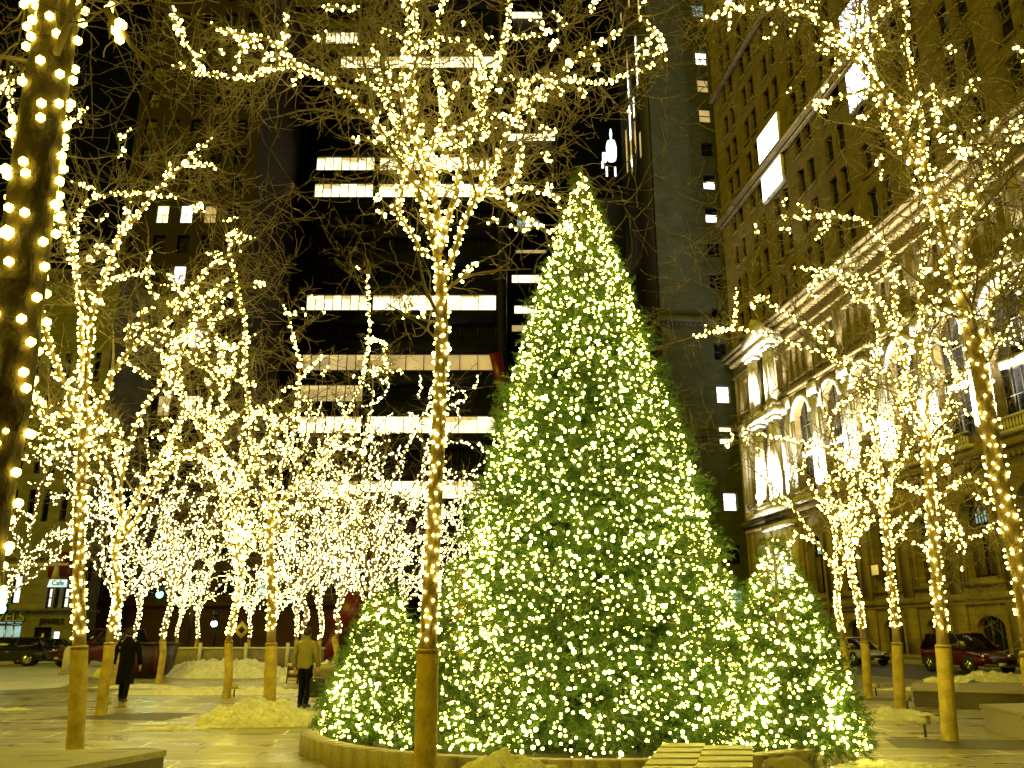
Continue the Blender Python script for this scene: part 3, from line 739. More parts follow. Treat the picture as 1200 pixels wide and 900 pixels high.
low_wall('granite_ledge', 'granite block ledge cut by the right edge, in front of the far ledge', [atz(1150, 825, h), atz(1290, 847, h), atz(1400, 825, h), atz(1300, 822, h)], h, m=M['granite'])
h = .42
low_wall('granite_ledge', 'long low granite ledge across the right, snow crust on top', [atz(1069, 806, h), atz(1260, 811, h), atz(1260, 800, h), atz(1072, 800, h)], h)
for px, Y, lab in ((1085, 15.0, 'pale outlet box at the foot of the first right-hand tree'), (1064, 20.2, 'pale outlet box at the foot of the second right-hand tree'), (1027, 25, 'pale outlet box at the foot of the third right-hand tree'), (124, 19.2, 'small outlet box at the foot of the tree by the dark-coated walker'), (274, 24.6, 'small outlet box at the foot of the slim tree before the snow mound')):
    p = onrow(px, Y); t = thing('outlet_box', lab, 'outlet box', p, .2, 'outlet boxes at the tree feet')
    mb = MB(); mb.tube([(0, 0, 0), (0, 0, .2)], .02, 8); mb.build('post', M['black'], t)
    mb = MB(); mb.box(-.09, .09, -.05, .05, .2, .32); mb.box(-.1, .1, -.06, .06, .32, .335); mb.build('housing', M['board'], t)

# ---------------------------------------------------------------- facades
def frame_mat(org):                      # local x along the street, local y out towards the plaza
    return Matrix(((DV.x, -NV.x, 0, org.x), (DV.y, -NV.y, 0, org.y), (0, 0, 1, org.z), (0, 0, 0, 1)))
def wall_face(mb, u0, u1, z0, z1, ops, y=0.0, depth=.4):
    us = sorted({u0, u1, *[o[0] for o in ops], *[o[1] for o in ops]}); zs = sorted({z0, z1, *[o[2] for o in ops], *[o[3] for o in ops]})
    us = [u for u in us if u0-1e-6 <= u <= u1+1e-6]; zs = [z for z in zs if z0-1e-6 <= z <= z1+1e-6]
    for a, b in zip(us, us[1:]):
        run = None
        for c, d in zip(zs, zs[1:]):
            inside = any(o[0] < (a+b)/2 < o[1] and o[2] < (c+d)/2 < o[3] for o in ops)
            if inside:
                if run is not None: mb.quad((a, y, run), (b, y, run), (b, y, c), (a, y, c)); run = None
            elif run is None: run = c
        if run is not None: mb.quad((a, y, run), (b, y, run), (b, y, z1), (a, y, z1))
    for (a, b, c, d) in [o[:4] for o in ops]:
        mb.quad((a, y, c), (a, y-depth, c), (a, y-depth, d), (a, y, d)); mb.quad((b, y, c), (b, y, d), (b, y-depth, d), (b, y-depth, c))
        mb.quad((a, y, c), (b, y, c), (b, y-depth, c), (a, y-depth, c)); mb.quad((a, y, d), (a, y-depth, d), (b, y-depth, d), (b, y, d))
def arch_fill(mb, uc, hw, zs, y=0.0, depth=.4, n=14, ratio=1.0):
    """fills the corners of a rectangular hole above the spring line zs so that a round head is left; the hole reaches zs+hw*ratio"""
    top = zs+hw*ratio
    pts = [(uc+hw*math.cos(math.pi*i/n), zs+hw*ratio*math.sin(math.pi*i/n)) for i in range(n+1)]
    for (a, b) in zip(pts, pts[1:]):
        mb.quad((a[0], y, a[1]), (b[0], y, b[1]), (b[0], y, top), (a[0], y, top))
        mb.quad((a[0], y, a[1]), (a[0], y-depth, a[1]), (b[0], y-depth, b[1]), (b[0], y, b[1]))
def arch_band(mb, uc, r0, r1, zs, y0, y1, n=18, ratio=1.0):
    rr = []
    for i in range(n+1):
        a = math.pi*i/n; c, s_ = math.cos(a), math.sin(a)*ratio
        rr.append([(uc+r0*c, y0, zs+r0*s_), (uc+r0*c, y1, zs+r0*s_), (uc+r1*c, y1, zs+r1*s_), (uc+r1*c, y0, zs+r1*s_)])
    mb.rings(rr)
# --- the stone office building along the right
US = 29.0; org = sd(US, 34.2, 0)
FB = thing('stone_office_building', 'ornate pale stone office building with arched windows and floodlit bays along the right', 'building', org, math.atan2(DV.y, DV.x))
UE = 57.0; BW = 5.2; K = 10; U0 = 48-US-3*BW-BW/2        # first bay edge
HT = 78.0
bays = [U0+BW*k for k in range(K)]                        # left edges
wall = MB(); up = MB(); trim = MB(); pale = MB()
arch_lo = []; base_ar = []; arch_hi = []; up_w = []
for u in bays:
    c = u+BW/2
    base_ar.append(c); arch_lo.append(c); arch_hi.append(c)
u_end = bays[-1]+BW
ops0 = [(c-1.25, c+1.25, .3, 2.7) for c in base_ar]
wall_face(wall, 0, u_end+1.5, 0, 3.6, ops0); 
for c in base_ar: arch_fill(wall, c, 1.25, 1.95, ratio=.6)
ops1 = [(c-1.35, c+1.35, 4.9, 9.75) for c in arch_lo]
wall_face(wall, 0, u_end+1.5, 3.6, 12.2, ops1, depth=.6)
for c in arch_lo: arch_fill(wall, c, 1.35, 8.4, depth=.6); arch_band(trim, c, 1.38, 1.75, 8.4, .003, .16)
for c in arch_lo:
    trim.box(c-1.75, c-1.38, .003, .12, 4.7, 8.4); trim.box(c+1.38, c+1.75, .003, .12, 4.7, 8.4); trim.box(c-1.85, c+1.85, .003, .24, 4.45, 4.7)
# storeys with tall arches
ops2 = [(c-1.6, c+1.6, 13.3, 21.6) for c in arch_hi]+[(c+x-.35, c+x+.35, 23.6, 26.6) for c in arch_hi for x in (-1.2, 0, 1.2)]
wall_face(wall, 0, u_end+1.5, 12.2, 30, ops2, depth=.7)
for c in arch_hi: arch_fill(wall, c, 1.6, 20.0, depth=.7)
# mouldings: plinth, belts, cornices
for (z0, z1, pr) in ((0, .35, .25), (3.35, 3.6, .16), (3.6, 4.0, .26), (11.6, 11.9, .2), (11.9, 12.3, .5), (12.3, 12.5, .32), (22.3, 22.5, .15), (22.5, 22.8, .3), (27.6, 27.9, .2), (29.0, 29.3, .5), (29.3, 29.7, 1.0), (29.7, 30.05, 1.25), (45.2, 45.6, .35), (45.6, 46.0, .8), (46.0, 46.2, .5), (61.5, 61.9, .5)):
    trim.box(-.1, u_end+1.6, .003, pr, z0, z1)
for i in range(int((u_end+1.5)/.55)): trim.box(i*.55, i*.55+.26, .2, .72, 28.62, 29.0)      # dentils
for i in range(int((u_end+1.5)/.45)): trim.box(i*.45, i*.45+.2, .05, .32, 11.3, 11.6)
# pilasters between bays
for k, u in enumerate(bays+[u_end]):
    wdt = .55
    trim.box(u-wdt, u+wdt, .003, .16, 4.0, 11.3); trim.box(u-.7, u+.7, .003, .22, 0.35, 3.35)
    pale.box(u-.62, u+.62, .003, .30, 12.5, 13.2); pale.box(u-.5, u+.5, .003, .24, 13.2, 21.2); pale.box(u-.66, u+.66, .003, .38, 21.2, 22.3)
    for x in (-.3, 0, .3): pale.box(u+x-.09, u+x+.09, .24, .31, 13.3, 21.1)
    trim.box(u-.4, u+.4, .003, .14, 22.8, 27.6)
for c in arch_hi:
    arch_band(pale, c, 1.62, 1.95, 20.0, .003, .25); pale.box(c-1.95, c-1.62, .003, .2, 13.2, 20.0); pale.box(c+1.62, c+1.95, .003, .2, 13.2, 20.0)
    pale.box(c-1.4, c+1.4, .003, .75, 12.5, 12.7)                                     # balcony slab and balusters
    for i in range(11): pale.tube([(c-1.3+i*.26, .62, 12.7), (c-1.3+i*.26, .62, 12.95), (c-1.3+i*.26, .62, 13.35)], [.04, .08, .04], 6)
    pale.box(c-1.4, c+1.4, .52, .72, 13.35, 13.48)
    pale.box(c-1.59, c+1.59, -.5, -.25, 16.6, 17.1)                                    # spandrel across the tall opening
    for x in (-1.2, 0, 1.2): trim.box(c+x-.45, c+x+.45, .003, .16, 23.35, 23.6); trim.box(c+x-.45, c+x+.45, .003, .2, 26.6, 26.85)
# upper storeys
ops3 = []
zf = 31.2
floors = []
while zf < HT-3:
    floors.append(zf); zf += 3.95
lit_up = {(6, 2), (6, 3), (2, 3), (2, 4), (1, 5)}
upper = []
for fi, z in enumerate(floors):
    for k, u in enumerate(bays):
        for x in (-.95, .95):
            c = u+BW/2+x; ops3.append((c-.62, c+.62, z+.2, z+2.85)); upper.append((c, z+.2, z+2.85, k, fi))
wall_face(up, 0, u_end+1.5, 30, HT, ops3)
for (c, z0, z1, k, fi) in upper: trim.box(c-.74, c+.74, .003, .14, z0-.18, z0)
# body behind, sides and roof
body = MB(); body.box(0, u_end+1.5, -22, -1.2, 0, HT-.1)
for x in (0, u_end+1.5): body.quad((x, 0, 0), (x, -1.2, 0), (x, -1.2, HT), (x, 0, HT))
body.build('body', M['black_steel'], FB)
roof = MB(); roof.box(-.5, u_end+1.9, -22.5, 1.2, HT, HT+1.2); roof.build('roof_cornice', M['limestone_up'], FB)
wall.build('lower_wall', M['limestone'], FB); up.build('upper_wall', M['limestone_up'], FB)
trim.build('mouldings', M['limestone'], FB); pale.build('pilasters', M['stone_white'], FB)
# windows: each a frame with its pane as a sub-part
def window(root, c, z0, z1, hw, y, nx=2, nz=2, lit=None, arch=False, name='window', fr=.07):
    f = MB(); 
    f.box(c-hw, c-hw+fr, y, y+.08, z0, z1); f.box(c+hw-fr, c+hw, y, y+.08, z0, z1); f.box(c-hw+fr, c+hw-fr, y, y+.08, z0, z0+fr)
    if not arch: f.box(c-hw+fr, c+hw-fr, y, y+.08, z1-fr, z1)
    for i in range(1, nx): x = c-hw+2*hw*i/nx; f.box(x-fr*.4, x+fr*.4, y, y+.06, z0+fr, z1-fr)
    for i in range(1, nz): z = z0+(z1-z0)*i/nz; f.box(c-hw+fr, c+hw-fr, y+.002, y+.07, z-fr*.5, z+fr*.5)
    w_ = f.build(name, M['frame'], root)
    g = MB(); g.quad((c-hw, y-.01, z0), (c+hw, y-.01, z0), (c+hw, y-.01, z1), (c-hw, y-.01, z1)); g.build('pane', lit or M['dark_glass'], w_)
    return w_
NW = 0
for i, c in enumerate(base_ar): window(FB, c, .3, 2.7, 1.25, -.38, 3, 1, arch=True)
for i, c in enumerate(arch_lo):
    w_ = window(FB, c, 4.9, 9.75, 1.35, -.56, 2, 2, arch=True)
    for x in (-.66, .66):
        g = MB(); g.box(c+x-.5, c+x+.5, -.46, -.40, 5.05, 7.9)
        for (za_, zb_) in ((5.2, 5.9), (6.05, 7.75)):
            for e in ((c+x-.36, c+x-.30, za_, zb_), (c+x+.30, c+x+.36, za_, zb_), (c+x-.3, c+x+.3, za_, za_+.06), (c+x-.3, c+x+.3, zb_-.06, zb_)): g.box(e[0], e[1], -.40, -.36, e[2], e[3])
        g.build('shutter', M['shutter'], w_)
    g = MB()
    for x in (-.7, -.42, -.15, .12, .4): g.box(c+x, c+x+.13, -.47, -.45, 8.15, 8.2+random.uniform(.4, .95))
    g.build('lit_fanlight', M['lit_cool'], w_)
for c in arch_hi:
    window(FB, c, 13.3, 16.6, 1.6, -.6, 4, 2); window(FB, c, 17.1, 21.6, 1.6, -.6, 3, 2, arch=True)
rest = []
cand = sorted(upper, key=lambda t: t[0]+t[1]*.6)
lit_keys = []
vis = [t for t in cand if t[0] > 8]
for j, (c, z0, z1, k, fi) in enumerate(vis[:48]): window(FB, c, z0, z1, .62, -.36, 1, 2)
rest = vis[48:]+[t for t in cand if t[0] <= 8]
f = MB(); g = MB()
for (c, z0, z1, k, fi) in rest:
    f.box(c-.62, c+.62, -.33, -.25, (z0+z1)/2-.04, (z0+z1)/2+.04); f.box(c-.62, c-.56, -.335, -.255, z0, z1); f.box(c+.56, c+.62, -.335, -.255, z0, z1)
    g.quad((c-.62, -.34, z0), (c+.62, -.34, z0), (c+.62, -.34, z1), (c-.62, -.34, z1))
o = f.build('windows', M['frame'], FB); o['kind'] = 'stuff'; o2 = g.build('panes', M['dark_glass'], o); o2['kind'] = 'stuff'
# top-row attic windows
for c in arch_hi:
    f = MB(); g = MB()
    for x in (-1.2, 0, 1.2): f.box(c+x-.04, c+x+.04, -.6, -.5, 23.6, 26.6); g.quad((c+x-.35, -.62, 23.6), (c+x+.35, -.62, 23.6), (c+x+.35, -.62, 26.6), (c+x-.35, -.62, 26.6))
    o = f.build('attic_window', M['frame'], FB); g.build('pane', M['dark_glass'], o)
# blank wall panels high up, their floodlighting put in as a glowing face
def to_local(px, py):
    # point of the facade plane seen at a pixel
    v = 450-py; up_ = v*cp+F*sp; fw = F*cp-v*sp; x = px-600
    dirv = Vector((x, fw, up_)); t = 34.2/(dirv.dot(NV)); p = Vector((0, 0, CH))+dirv*t
    return p.dot(DV)-US, p.z
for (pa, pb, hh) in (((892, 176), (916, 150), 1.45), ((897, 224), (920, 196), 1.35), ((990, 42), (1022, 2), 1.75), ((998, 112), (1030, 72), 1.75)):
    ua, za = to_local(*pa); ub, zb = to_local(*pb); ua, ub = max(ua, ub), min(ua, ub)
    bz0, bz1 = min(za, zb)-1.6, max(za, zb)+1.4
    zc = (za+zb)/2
    b = MB(); b.box(ub, ua, .003, .35, zc-hh-.12, zc+hh+.12); ob = b.build('wall_panel', M['stone_white'], FB)
    g = MB(); g.box(ub+.08, ua-.08, .353, .38, zc-hh, zc+hh); g.build('glow_face', M['lit_flood'], ob)
# projecting portico, floodlit
pc = bays[8]+BW/2
PT = MB()
for x in (-2.3, -1.3, 1.3, 2.3):
    for (z0, z1) in ((13.4, 20.4), (22.0, 27.2)):
        PT.tube([(pc+x, 1.15, z0), (pc+x, 1.15, z1)], [.34, .29], 14); PT.box(pc+x-.45, pc+x+.45, .7, 1.6, z0-.5, z0); PT.box(pc+x-.42, pc+x+.42, .73, 1.57, z1, z1+.4)
PT.box(pc-3, pc+3, .003, 1.7, 12.3, 12.9); PT.box(pc-2.9, pc+2.9, .003, 1.65, 20.8, 21.5); PT.box(pc-3, pc+3, .003, 1.7, 27.6, 28.5)
PT.rings([[(pc-3.1, y, 28.5), (pc+3.1, y, 28.5), (pc, y, 30.9)] for y in (.35, 1.75)])
for x in (-1.8, 1.8): PT.box(pc+x-.55, pc+x+.55, .003, .35, 13.2, 20.8)
PT.build('portico', M['stone_white'], FB)
# lower floodlit bay
PT2 = MB()
for x in (-2.4, -1.2, 0, 1.2, 2.4): PT2.box(pc+x-.28, pc+x+.28, .003, .9, 5.4, 10.8)
PT2.box(pc-2.9, pc+2.9, .003, 1.1, 10.8, 11.3); PT2.box(pc-2.9, pc+2.9, .003, 1.1, 4.6, 5.4); PT2.build('lower_portico', M['stone_white'], FB)
# floodlights sitting on the belt at z = 12.5 and washing the pilasters
def floodlight(u, y, z, energy, up_dir=(0, -.35, 1), size=.5, col=(1, .92, .72), spot=110):
    f = MB(); f.box(u-.2, u+.2, y-.1, y+.12, z, z+.16); o = f.build('floodlight', M['black'], FB)
    L = bpy.data.lights.new('floodlight_lamp', 'SPOT'); L.energy = energy; L.color = col; L.spot_size = math.radians(spot); L.spot_blend = .8; L.shadow_soft_size = .15
    lo = bpy.data.objects.new('floodlight_lamp', L); C.objects.link(lo); lo.parent = o
    lo.location = (u, y, z+.25); lo.rotation_euler = Vector(up_dir).to_track_quat('-Z', 'Y').to_euler()
for k in (1, 2, 3, 4, 5, 6, 7):
    c = bays[k]; floodlight(c+.0, 1.5, 12.9, 16000 if k < 6 else 14000)
for x in (-1.8, 1.8): floodlight(pc+x, 2.6, 12.9, 9000, (0, -.5, 1))
floodlight(pc, 2.3, 4.2, 7000, (0, -.4, 1)); floodlight(pc, 3.2, 21.6, 9000, (0, -.35, 1))
# wall lantern
ul, zl = to_local(910, 585)
wl = MB(); wl.tube([(ul, .0, zl-.4), (ul, 1.3, zl-.3), (ul, 1.6, zl-.1)], .05, 6); wlo = wl.build('wall_lantern', M['black'], FB)
wg = MB(); wg.ball((ul, 1.6, zl+.2), .36); wg.build('globe', M['white_lamp2'] if 'white_lamp2' in M else emit('lantern_globe', (1, .9, .55), 60), wlo)
# yellow notice with a red border on one window shutter
un, zn = to_local(1030, 668)
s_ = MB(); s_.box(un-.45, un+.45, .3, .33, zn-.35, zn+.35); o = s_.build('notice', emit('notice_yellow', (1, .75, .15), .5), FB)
s_ = MB(); 
for (a, b, c, d) in ((-.52, .52, .35, .43), (-.52, .52, -.43, -.35)): s_.box(un+a, un+b, .29, .34, zn+c, zn+d)
s_.build('border', M['red_steel'], o)
# drain pipe
s_ = MB(); ud, _ = to_local(975, 700); s_.tube([(ud, .35, 0), (ud, .35, 11.2)], .08, 8); s_.build('drain_pipe', M['limestone'], FB)

# --- grey-green tower beyond it
TU = 90.0
TW = thing('grey_tower', 'tall grey-green tower with a column of lit sash windows, right of the big Christmas tree', 'tower', sd(TU, 28.6), math.atan2(DV.y, DV.x))
# local x along street, y outward (towards plaza); front face is at x=0 looking back at the viewer
def tower_pt(px, py):
    v = 450-py; up_ = v*cp+F*sp; fw = F*cp-v*sp; dirv = Vector((px-600, fw, up_)); t = TU/dirv.dot(DV); p = Vector((0, 0, CH))+dirv*t
    return p.dot(NV)-28.6, p.z
fr = MB(); rows = [-28, 12, 68, 100, 135, 175, 213, 252, 292, 330, 370, 412, 462, 510, 588, 650, 702]
HTW = 150
litrow = {68: 'lit_white', 213: 'lit_white', 252: 'lit_white', 462: 'lit_white', 510: 'lit_office', 588: 'lit_white', 702: 'lit_cool', 12: 'lit_cool', 100: 'lit_dim', 135: 'lit_dim'}
ops = []
d0c, _ = tower_pt(838, 300)
zs = []
for py in rows:
    px = 822+(py-68)*(35/532); d_, z_ = tower_pt(px, py); zs.append((py, d_, z_)); ops.append((d_-.78, d_+.78, z_-1.0, z_+1.0))
    px2 = 1
zt_ = zs[0][2]
for k in range(1, 18): ops.append((zs[0][1]-.78, zs[0][1]+.78, zt_+3.9*k-1, zt_+3.9*k+1))
wl_ = MB(); 
tmp = MB(); wall_face(tmp, 0, 9, 0, HTW, ops, depth=.35)
# turn (u,y,z) -> front face: u = distance across (away from plaza), y -> -x
for arr in tmp.v: arr[:, [0, 1]] = np.stack([-arr[:, 1], -arr[:, 0]], 1)
tmp.build('front_wall', M['tower_stone'], TW)
b = MB(); b.box(.6, 13.9, -9, -.0, 0, HTW-.2); b.quad((0, 0, 0), (.6, 0, 0), (.6, 0, HTW), (0, 0, HTW)); b.quad((0, -9, 0), (.6, -9, 0), (.6, -9, HTW), (0, -9, HTW)); b.build('body', M['black_steel'], TW)
b = MB()
for z in (HTW-.2, 36.5, 22.8): b.box(-.45, 14, -9.2, .3, z, z+.7)
for i in range(16): b.box(-.4, -.1, -.3-i*.55, -.05-i*.55, 36.0, 36.5)
b.build('cornice', M['tower_stone'], TW)
for (py, d_, z_) in zs:
    lit = litrow.get(py); f = MB(); y_ = -d_
    f.box(.28, .34, y_-.78, y_-.70, z_-1, z_+1); f.box(.28, .34, y_+.70, y_+.78, z_-1, z_+1); f.box(.28, .34, y_-.7, y_+.7, z_-1, z_-.92); f.box(.28, .34, y_-.7, y_+.7, z_+.92, z_+1); f.box(.26, .33, y_-.7, y_+.7, z_-.05, z_+.05)
    o = f.build('window', M['black'], TW); g = MB(); 
    half = lit == 'lit_white' and py in (213, 252)
    g.quad((.342, y_-.7, z_-.92), (.342, y_+.7, z_-.92), (.342, y_+.7, z_+(.15 if half else .92)), (.342, y_-.7, z_+(.15 if half else .92))); g.build('pane', M[lit] if lit else M['dark_glass'], o)
    if half: g = MB(); g.quad((.342, y_-.7, z_+.15), (.342, y_+.7, z_+.15), (.342, y_+.7, z_+.92), (.342, y_-.7, z_+.92)); g.build('upper_pane', M['dark_glass'], o)
# side face windows: slivers of light
for i in range(26):
    u_ = random.choice([2.2, 4.4, 6.6, 8.8, 11]); z_ = random.uniform(60, 96); s_ = MB(); s_.box(u_, u_+.5, .003, .05, z_, z_+random.uniform(1.5, 5)); s_.build('side_window', M['lit_dim'] if i % 3 else M['lit_white'], TW)

# --- black steel slab with glowing office floors
YB = 100.0
def bz(py, Y=YB): return at(600, py, Y).z
BL = thing('black_office_tower', 'black steel office tower with long glowing strips of windows behind the trees', 'office tower', onrow(460, YB))
ox = BL.location.x
x0 = at(270, 400, YB).x-ox; xa = at(355, 400, YB).x-ox; xm0 = at(428, 400, YB).x-ox; xm1 = at(434, 400, YB).x-ox; xb = at(581, 400, YB).x-ox; xe = at(592, 400, YB).x-ox
b = MB(); b.box(x0, xe, .8, 40, 0, 150)
st = MB()
zbase = bz(354); fl = []
for n in range(-10, 28):
    z = zbase+3.95*n
    if z < 3: continue
    fl.append((n, z)); st.box(x0, xe, 0, .8, z+1.05, z+3.95-1.05)
for x in (x0, xm0, xe-1.0): st.box(x, x+.9 if x != xm0 else xm1, -.12, .8, 0, 150)
b.build('body', M['black_steel'], BL); st.build('spandrel_beams', M['black_steel'], BL)
LIT = {0: ('L', 'L', 1), 4: ('L', 'L', 1), 5: ('L', 'L', 1), 9: ('l', 'L', 1), 10: ('s', None, 1), -2: ('D', 'L', 1), -3: ('D', None, 1), -4: ('L', 'L', 1), -6: ('L', 'L', 1), 13: ('L', 'L', 1), 16: (None, 'L', 1)}
for n, z in fl:
    k = LIT.get(n, (None, None, 0))
    for seg, (a, c) in enumerate(((xa, xm0), (xm1, xb))):
        kk = k[seg]
        if seg == 0 and kk == 'l': a = a+(c-a)*.3
        if seg == 0 and kk == 's': c = a+(c-a)*.6
        m_ = M['lit_dim'] if kk == 'D' else (M['lit_office'] if kk else M['dark_glass'])
        if n == -2: m_ = M['lit_office2'] if 'lit_office2' in M else M['lit_dim']
        g = MB(); g.quad((a, .5, z-1.05), (c, .5, z-1.05), (c, .5, z+1.05), (a, .5, z+1.05))
        f = MB(); nm = 7
        for i in range(nm+1): x = a+(c-a)*i/nm; f.box(x-.04, x+.04, .3, .49, z-.98, z+1.05)
        f.box(a-.04, c+.04, .28, .49, z-1.05, z-.981)
        o = f.build('window_strip', M['black'], BL); g.build('pane', m_, o)
        if kk:
            rr_ = random.Random(n*7+seg)
            for i in range(nm):
                if rr_.random() < .6:
                    xx0 = a+(c-a)*(i+.02)/nm; xx1 = a+(c-a)*(i+.98)/nm; hh_ = rr_.choice((.25, .45, .7)); q_ = MB(); q_.quad((xx0, .492, z+1.05-hh_), (xx1, .492, z+1.05-hh_), (xx1, .492, z+1.05), (xx0, .492, z+1.05)); q_.build('ceiling_glow', M['ceiling_glow'], o)  # dimmer, warmer ceiling of the lit room put in as a glowing strip
# --- second dark slab behind with sparse lights
Y2 = 135
B2 = thing('dark_slab_tower', 'dark distant slab between the black office tower and the big Christmas tree', 'office tower', onrow(622, Y2))
ox = B2.location.x; x0 = at(585, 400, Y2).x-ox; x1 = at(655, 400, Y2).x-ox
b = MB(); b.box(x0, x1, 0, 25, 0, at(600, 10, Y2).z+12); b.build('body', M['black_steel'], B2)
for (pa, pb, py, hh, mk) in ((592, 650, 161, 5, 'lit_office'), (604, 618, 144, 3, 'lit_dim'), (600, 635, 327, 5, 'lit_office'), (603, 650, 363, 5, 'lit_office'), (600, 635, 18, 5, 'lit_office'), (606, 632, 262, 4, 'lit_cool'), (604, 640, 295, 2, 'lit_dim'), (600, 640, 385, 4, 'lit_dim'), (600, 640, 436, 4, 'lit_dim')):
    a = at(pa, py, Y2); c = at(pb, py, Y2); g = MB(); g.box(a.x-ox, c.x-ox, -.12, -.02, a.z-hh*.13, a.z+hh*.13); o = g.build('lit_window', M[mk], B2)
# --- floodlit cupola far away
Y3 = 210
CT = thing('cupola_tower', 'far dark tower topped by a white floodlit lantern and finial, above the Christmas tree', 'tower', Vector((at(718, 175, Y3).x, Y3, 0)))
def cz(py): return at(718, py, Y3).z
b = MB(); b.box(-6, 6, 0, 10, 0, cz(232)); b.build('body', M['black_steel'], CT)
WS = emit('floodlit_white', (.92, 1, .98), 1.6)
for x in (-1.5, .9):
    b = MB(); b.tube([(x, 3, cz(200)), (x, 3, cz(189))], .28, 8); b.build('column', WS, CT)
b = MB()
cxr = [(1.2, 181), (1.45, 176), (1.5, 165), (1.15, 159), (.3, 157.5)]
b.rings([[(r*math.cos(2*math.pi*i/10), 3+r*math.sin(2*math.pi*i/10), cz(y)) for i in range(10)] for r, y in cxr])
b.build('lantern', WS, CT); b = MB(); b.box(-2.6, -1.5, 2.4, 3.4, cz(183), cz(173)); b.box(-2.9, -2.3, 2.5, 3.3, cz(190), cz(183.2)); b.build('side_turret', WS, CT)
b = MB(); b.tube([(0, 3, cz(157)), (0, 3, cz(150)), (0, 3, cz(144))], [.2, .42, .15], 8); b.build('finial', WS, CT)

# --- left side buildings
YC = 74
SB = thing('corner_store', 'pale stone corner building with shop lettering and a red hanging sign at the far left', 'building', Vector((onrow(80, YC).x, YC, 0)))
ox, oy = SB.location.x, SB.location.y
Wd = 30; Hs = at(40, 325, YC).z
def sx(px): return at(px, 720, YC).x-ox
def sz(py): return at(600, py, YC).z
wins = [(51, 58, 688, 713), (70, 78, 688, 713), (60.5, 66, 688, 713), (9, 20, 673, 708), (-20, -8, 673, 708)]
ops = [(sx(a), sx(b), sz(d), sz(c)) for a, b, c, d in wins]+[(sx(43), sx(63), .1, sz(735)), (sx(-40), sx(27), .1, sz(729)), (sx(65), sx(73), 1.0, sz(739))]
for f_ in range(4):
    for a in (12, 30, 52, 68, -10): ops.append((sx(a), sx(a+8), 11+f_*4.2, 13.8+f_*4.2))
tmp = MB(); wall_face(tmp, -Wd, 0, 0, Hs, ops, depth=.3)
for arr in tmp.v: arr[:, 1] *= -1
tmp.build('front_wall', M['store_stone'], SB)
b = MB(); b.box(-Wd, -.35, .5, 18, 0, Hs-.1); b.build('body', M['black_steel'], SB)
sops = [(u_, u_+1.2, z_, z_+2.4) for u_ in (1.5, 4.5, 7.5, 10.5, 13.5) for z_ in (6, 10, 14, 18)]
tmp = MB(); wall_face(tmp, 0, 18, 0, Hs, sops, depth=.3)
for arr in tmp.v: arr[:, [0, 1]] = np.stack([arr[:, 1], arr[:, 0]], 1)
tmp.build('side_wall', M['store_stone'], SB)
for q_ in ((-Wd-.3, .3, -.35, 18, sz(717), sz(713.5)), (-Wd-.3, .4, -.5, 18.2, Hs, Hs+.6), (-Wd-.2, .2, -.2, 18, sz(655), sz(652))): b = MB(); b.box(*q_); b.build('cornice', M['store_stone'], SB)
soft = emit('soft_window', (.9, .92, .8), 1.1)
for k_, (a, c, z0, z1) in enumerate(ops[:5]):
    f = MB(); f.rings([[(a+e, y, z0+e), (c-e, y, z0+e), (c-e, y, z1-e), (a+e, y, z1-e)] for e, y in ((0, .2), (.14, .2), (.14, .27), (0, .27))], close=False); f.box(a+.14, c-.14, .205, .26, (z0+z1)/2-.05, (z0+z1)/2+.05); o = f.build('window', M['black'], SB)
    g = MB(); g.quad((a, .29, z0), (c, .29, z0), (c, .29, z1), (a, .29, z1)); g.build('pane', M['dark_glass'] if k_ == 2 else soft, o)
for (a, c, z0, z1) in ops[8:]:
    g = MB(); g.quad((a, .29, z0), (c, .29, z0), (c, .29, z1), (a, .29, z1)); g.build('upper_window', M['dark_glass'], SB)
for (a, c, z0, z1) in sops:
    g = MB(); g.quad((-.29, a, z0), (-.29, c, z0), (-.29, c, z1), (-.29, a, z1)); g.build('side_window', M['dark_glass'], SB)
a, c, z0, z1 = ops[6]
g = MB(); g.box(a, c, .2, .24, z0, z1); o = g.build('shop_window', emit('shop_window', (.45, .75, .75), .5, var=(.8, .8, 1.5)), SB)
f = MB(); f.box(a, c, .1, .19, z0+.9, z0+1.05); f.box(a, c, .1, .19, z1-.3, z1-.1)
for x in range(8): f.box(a+(c-a)*x/7-.06, a+(c-a)*x/7+.06, .11, .185, z0, z1)
f.build('frame', M['chrome'], o)
a, c, z0, z1 = ops[5]; g = MB(); g.box(a, c, .2, .24, z0, z1); g.build('shop_door', M['dark_glass'], SB)
a, c, z0, z1 = ops[7]; g = MB(); g.box(a+.1, c-.1, .1, .16, z0, z1-.1); g.build('lit_poster', M['lit_white'], SB)
def text(s, size, loc, m, parent, rot=(math.pi/2, 0, 0), depth=.04):
    cu = bpy.data.curves.new('lettering', 'FONT'); cu.body = s; cu.size = size; cu.extrude = depth; cu.offset = .012
    tmp_ = bpy.data.objects.new('tmp', cu); C.objects.link(tmp_)
    dg = bpy.context.evaluated_depsgraph_get(); me = bpy.data.meshes.new_from_object(tmp_.evaluated_get(dg)); bpy.data.objects.remove(tmp_)
    o = bpy.data.objects.new('lettering', me); C.objects.link(o); me.materials.clear(); me.materials.append(m); o.parent = parent; o.location = loc; o.rotation_euler = rot; return o
text('JEWELS', 1.15, (sx(-22), -.08, sz(728)), mat('steel_letters', (.45, .5, .46), .4, .3), SB)
text('JEWELS', .62, (sx(48), -.08, sz(731)), M['black'], SB)
YS = YC-.7
sg = thing('hanging_sign', 'red sign panel with white figure and teal script on the corner store', 'sign', Vector((at(68, 688, YS).x, YS, at(68, 688, YS).z)))
k_ = .072
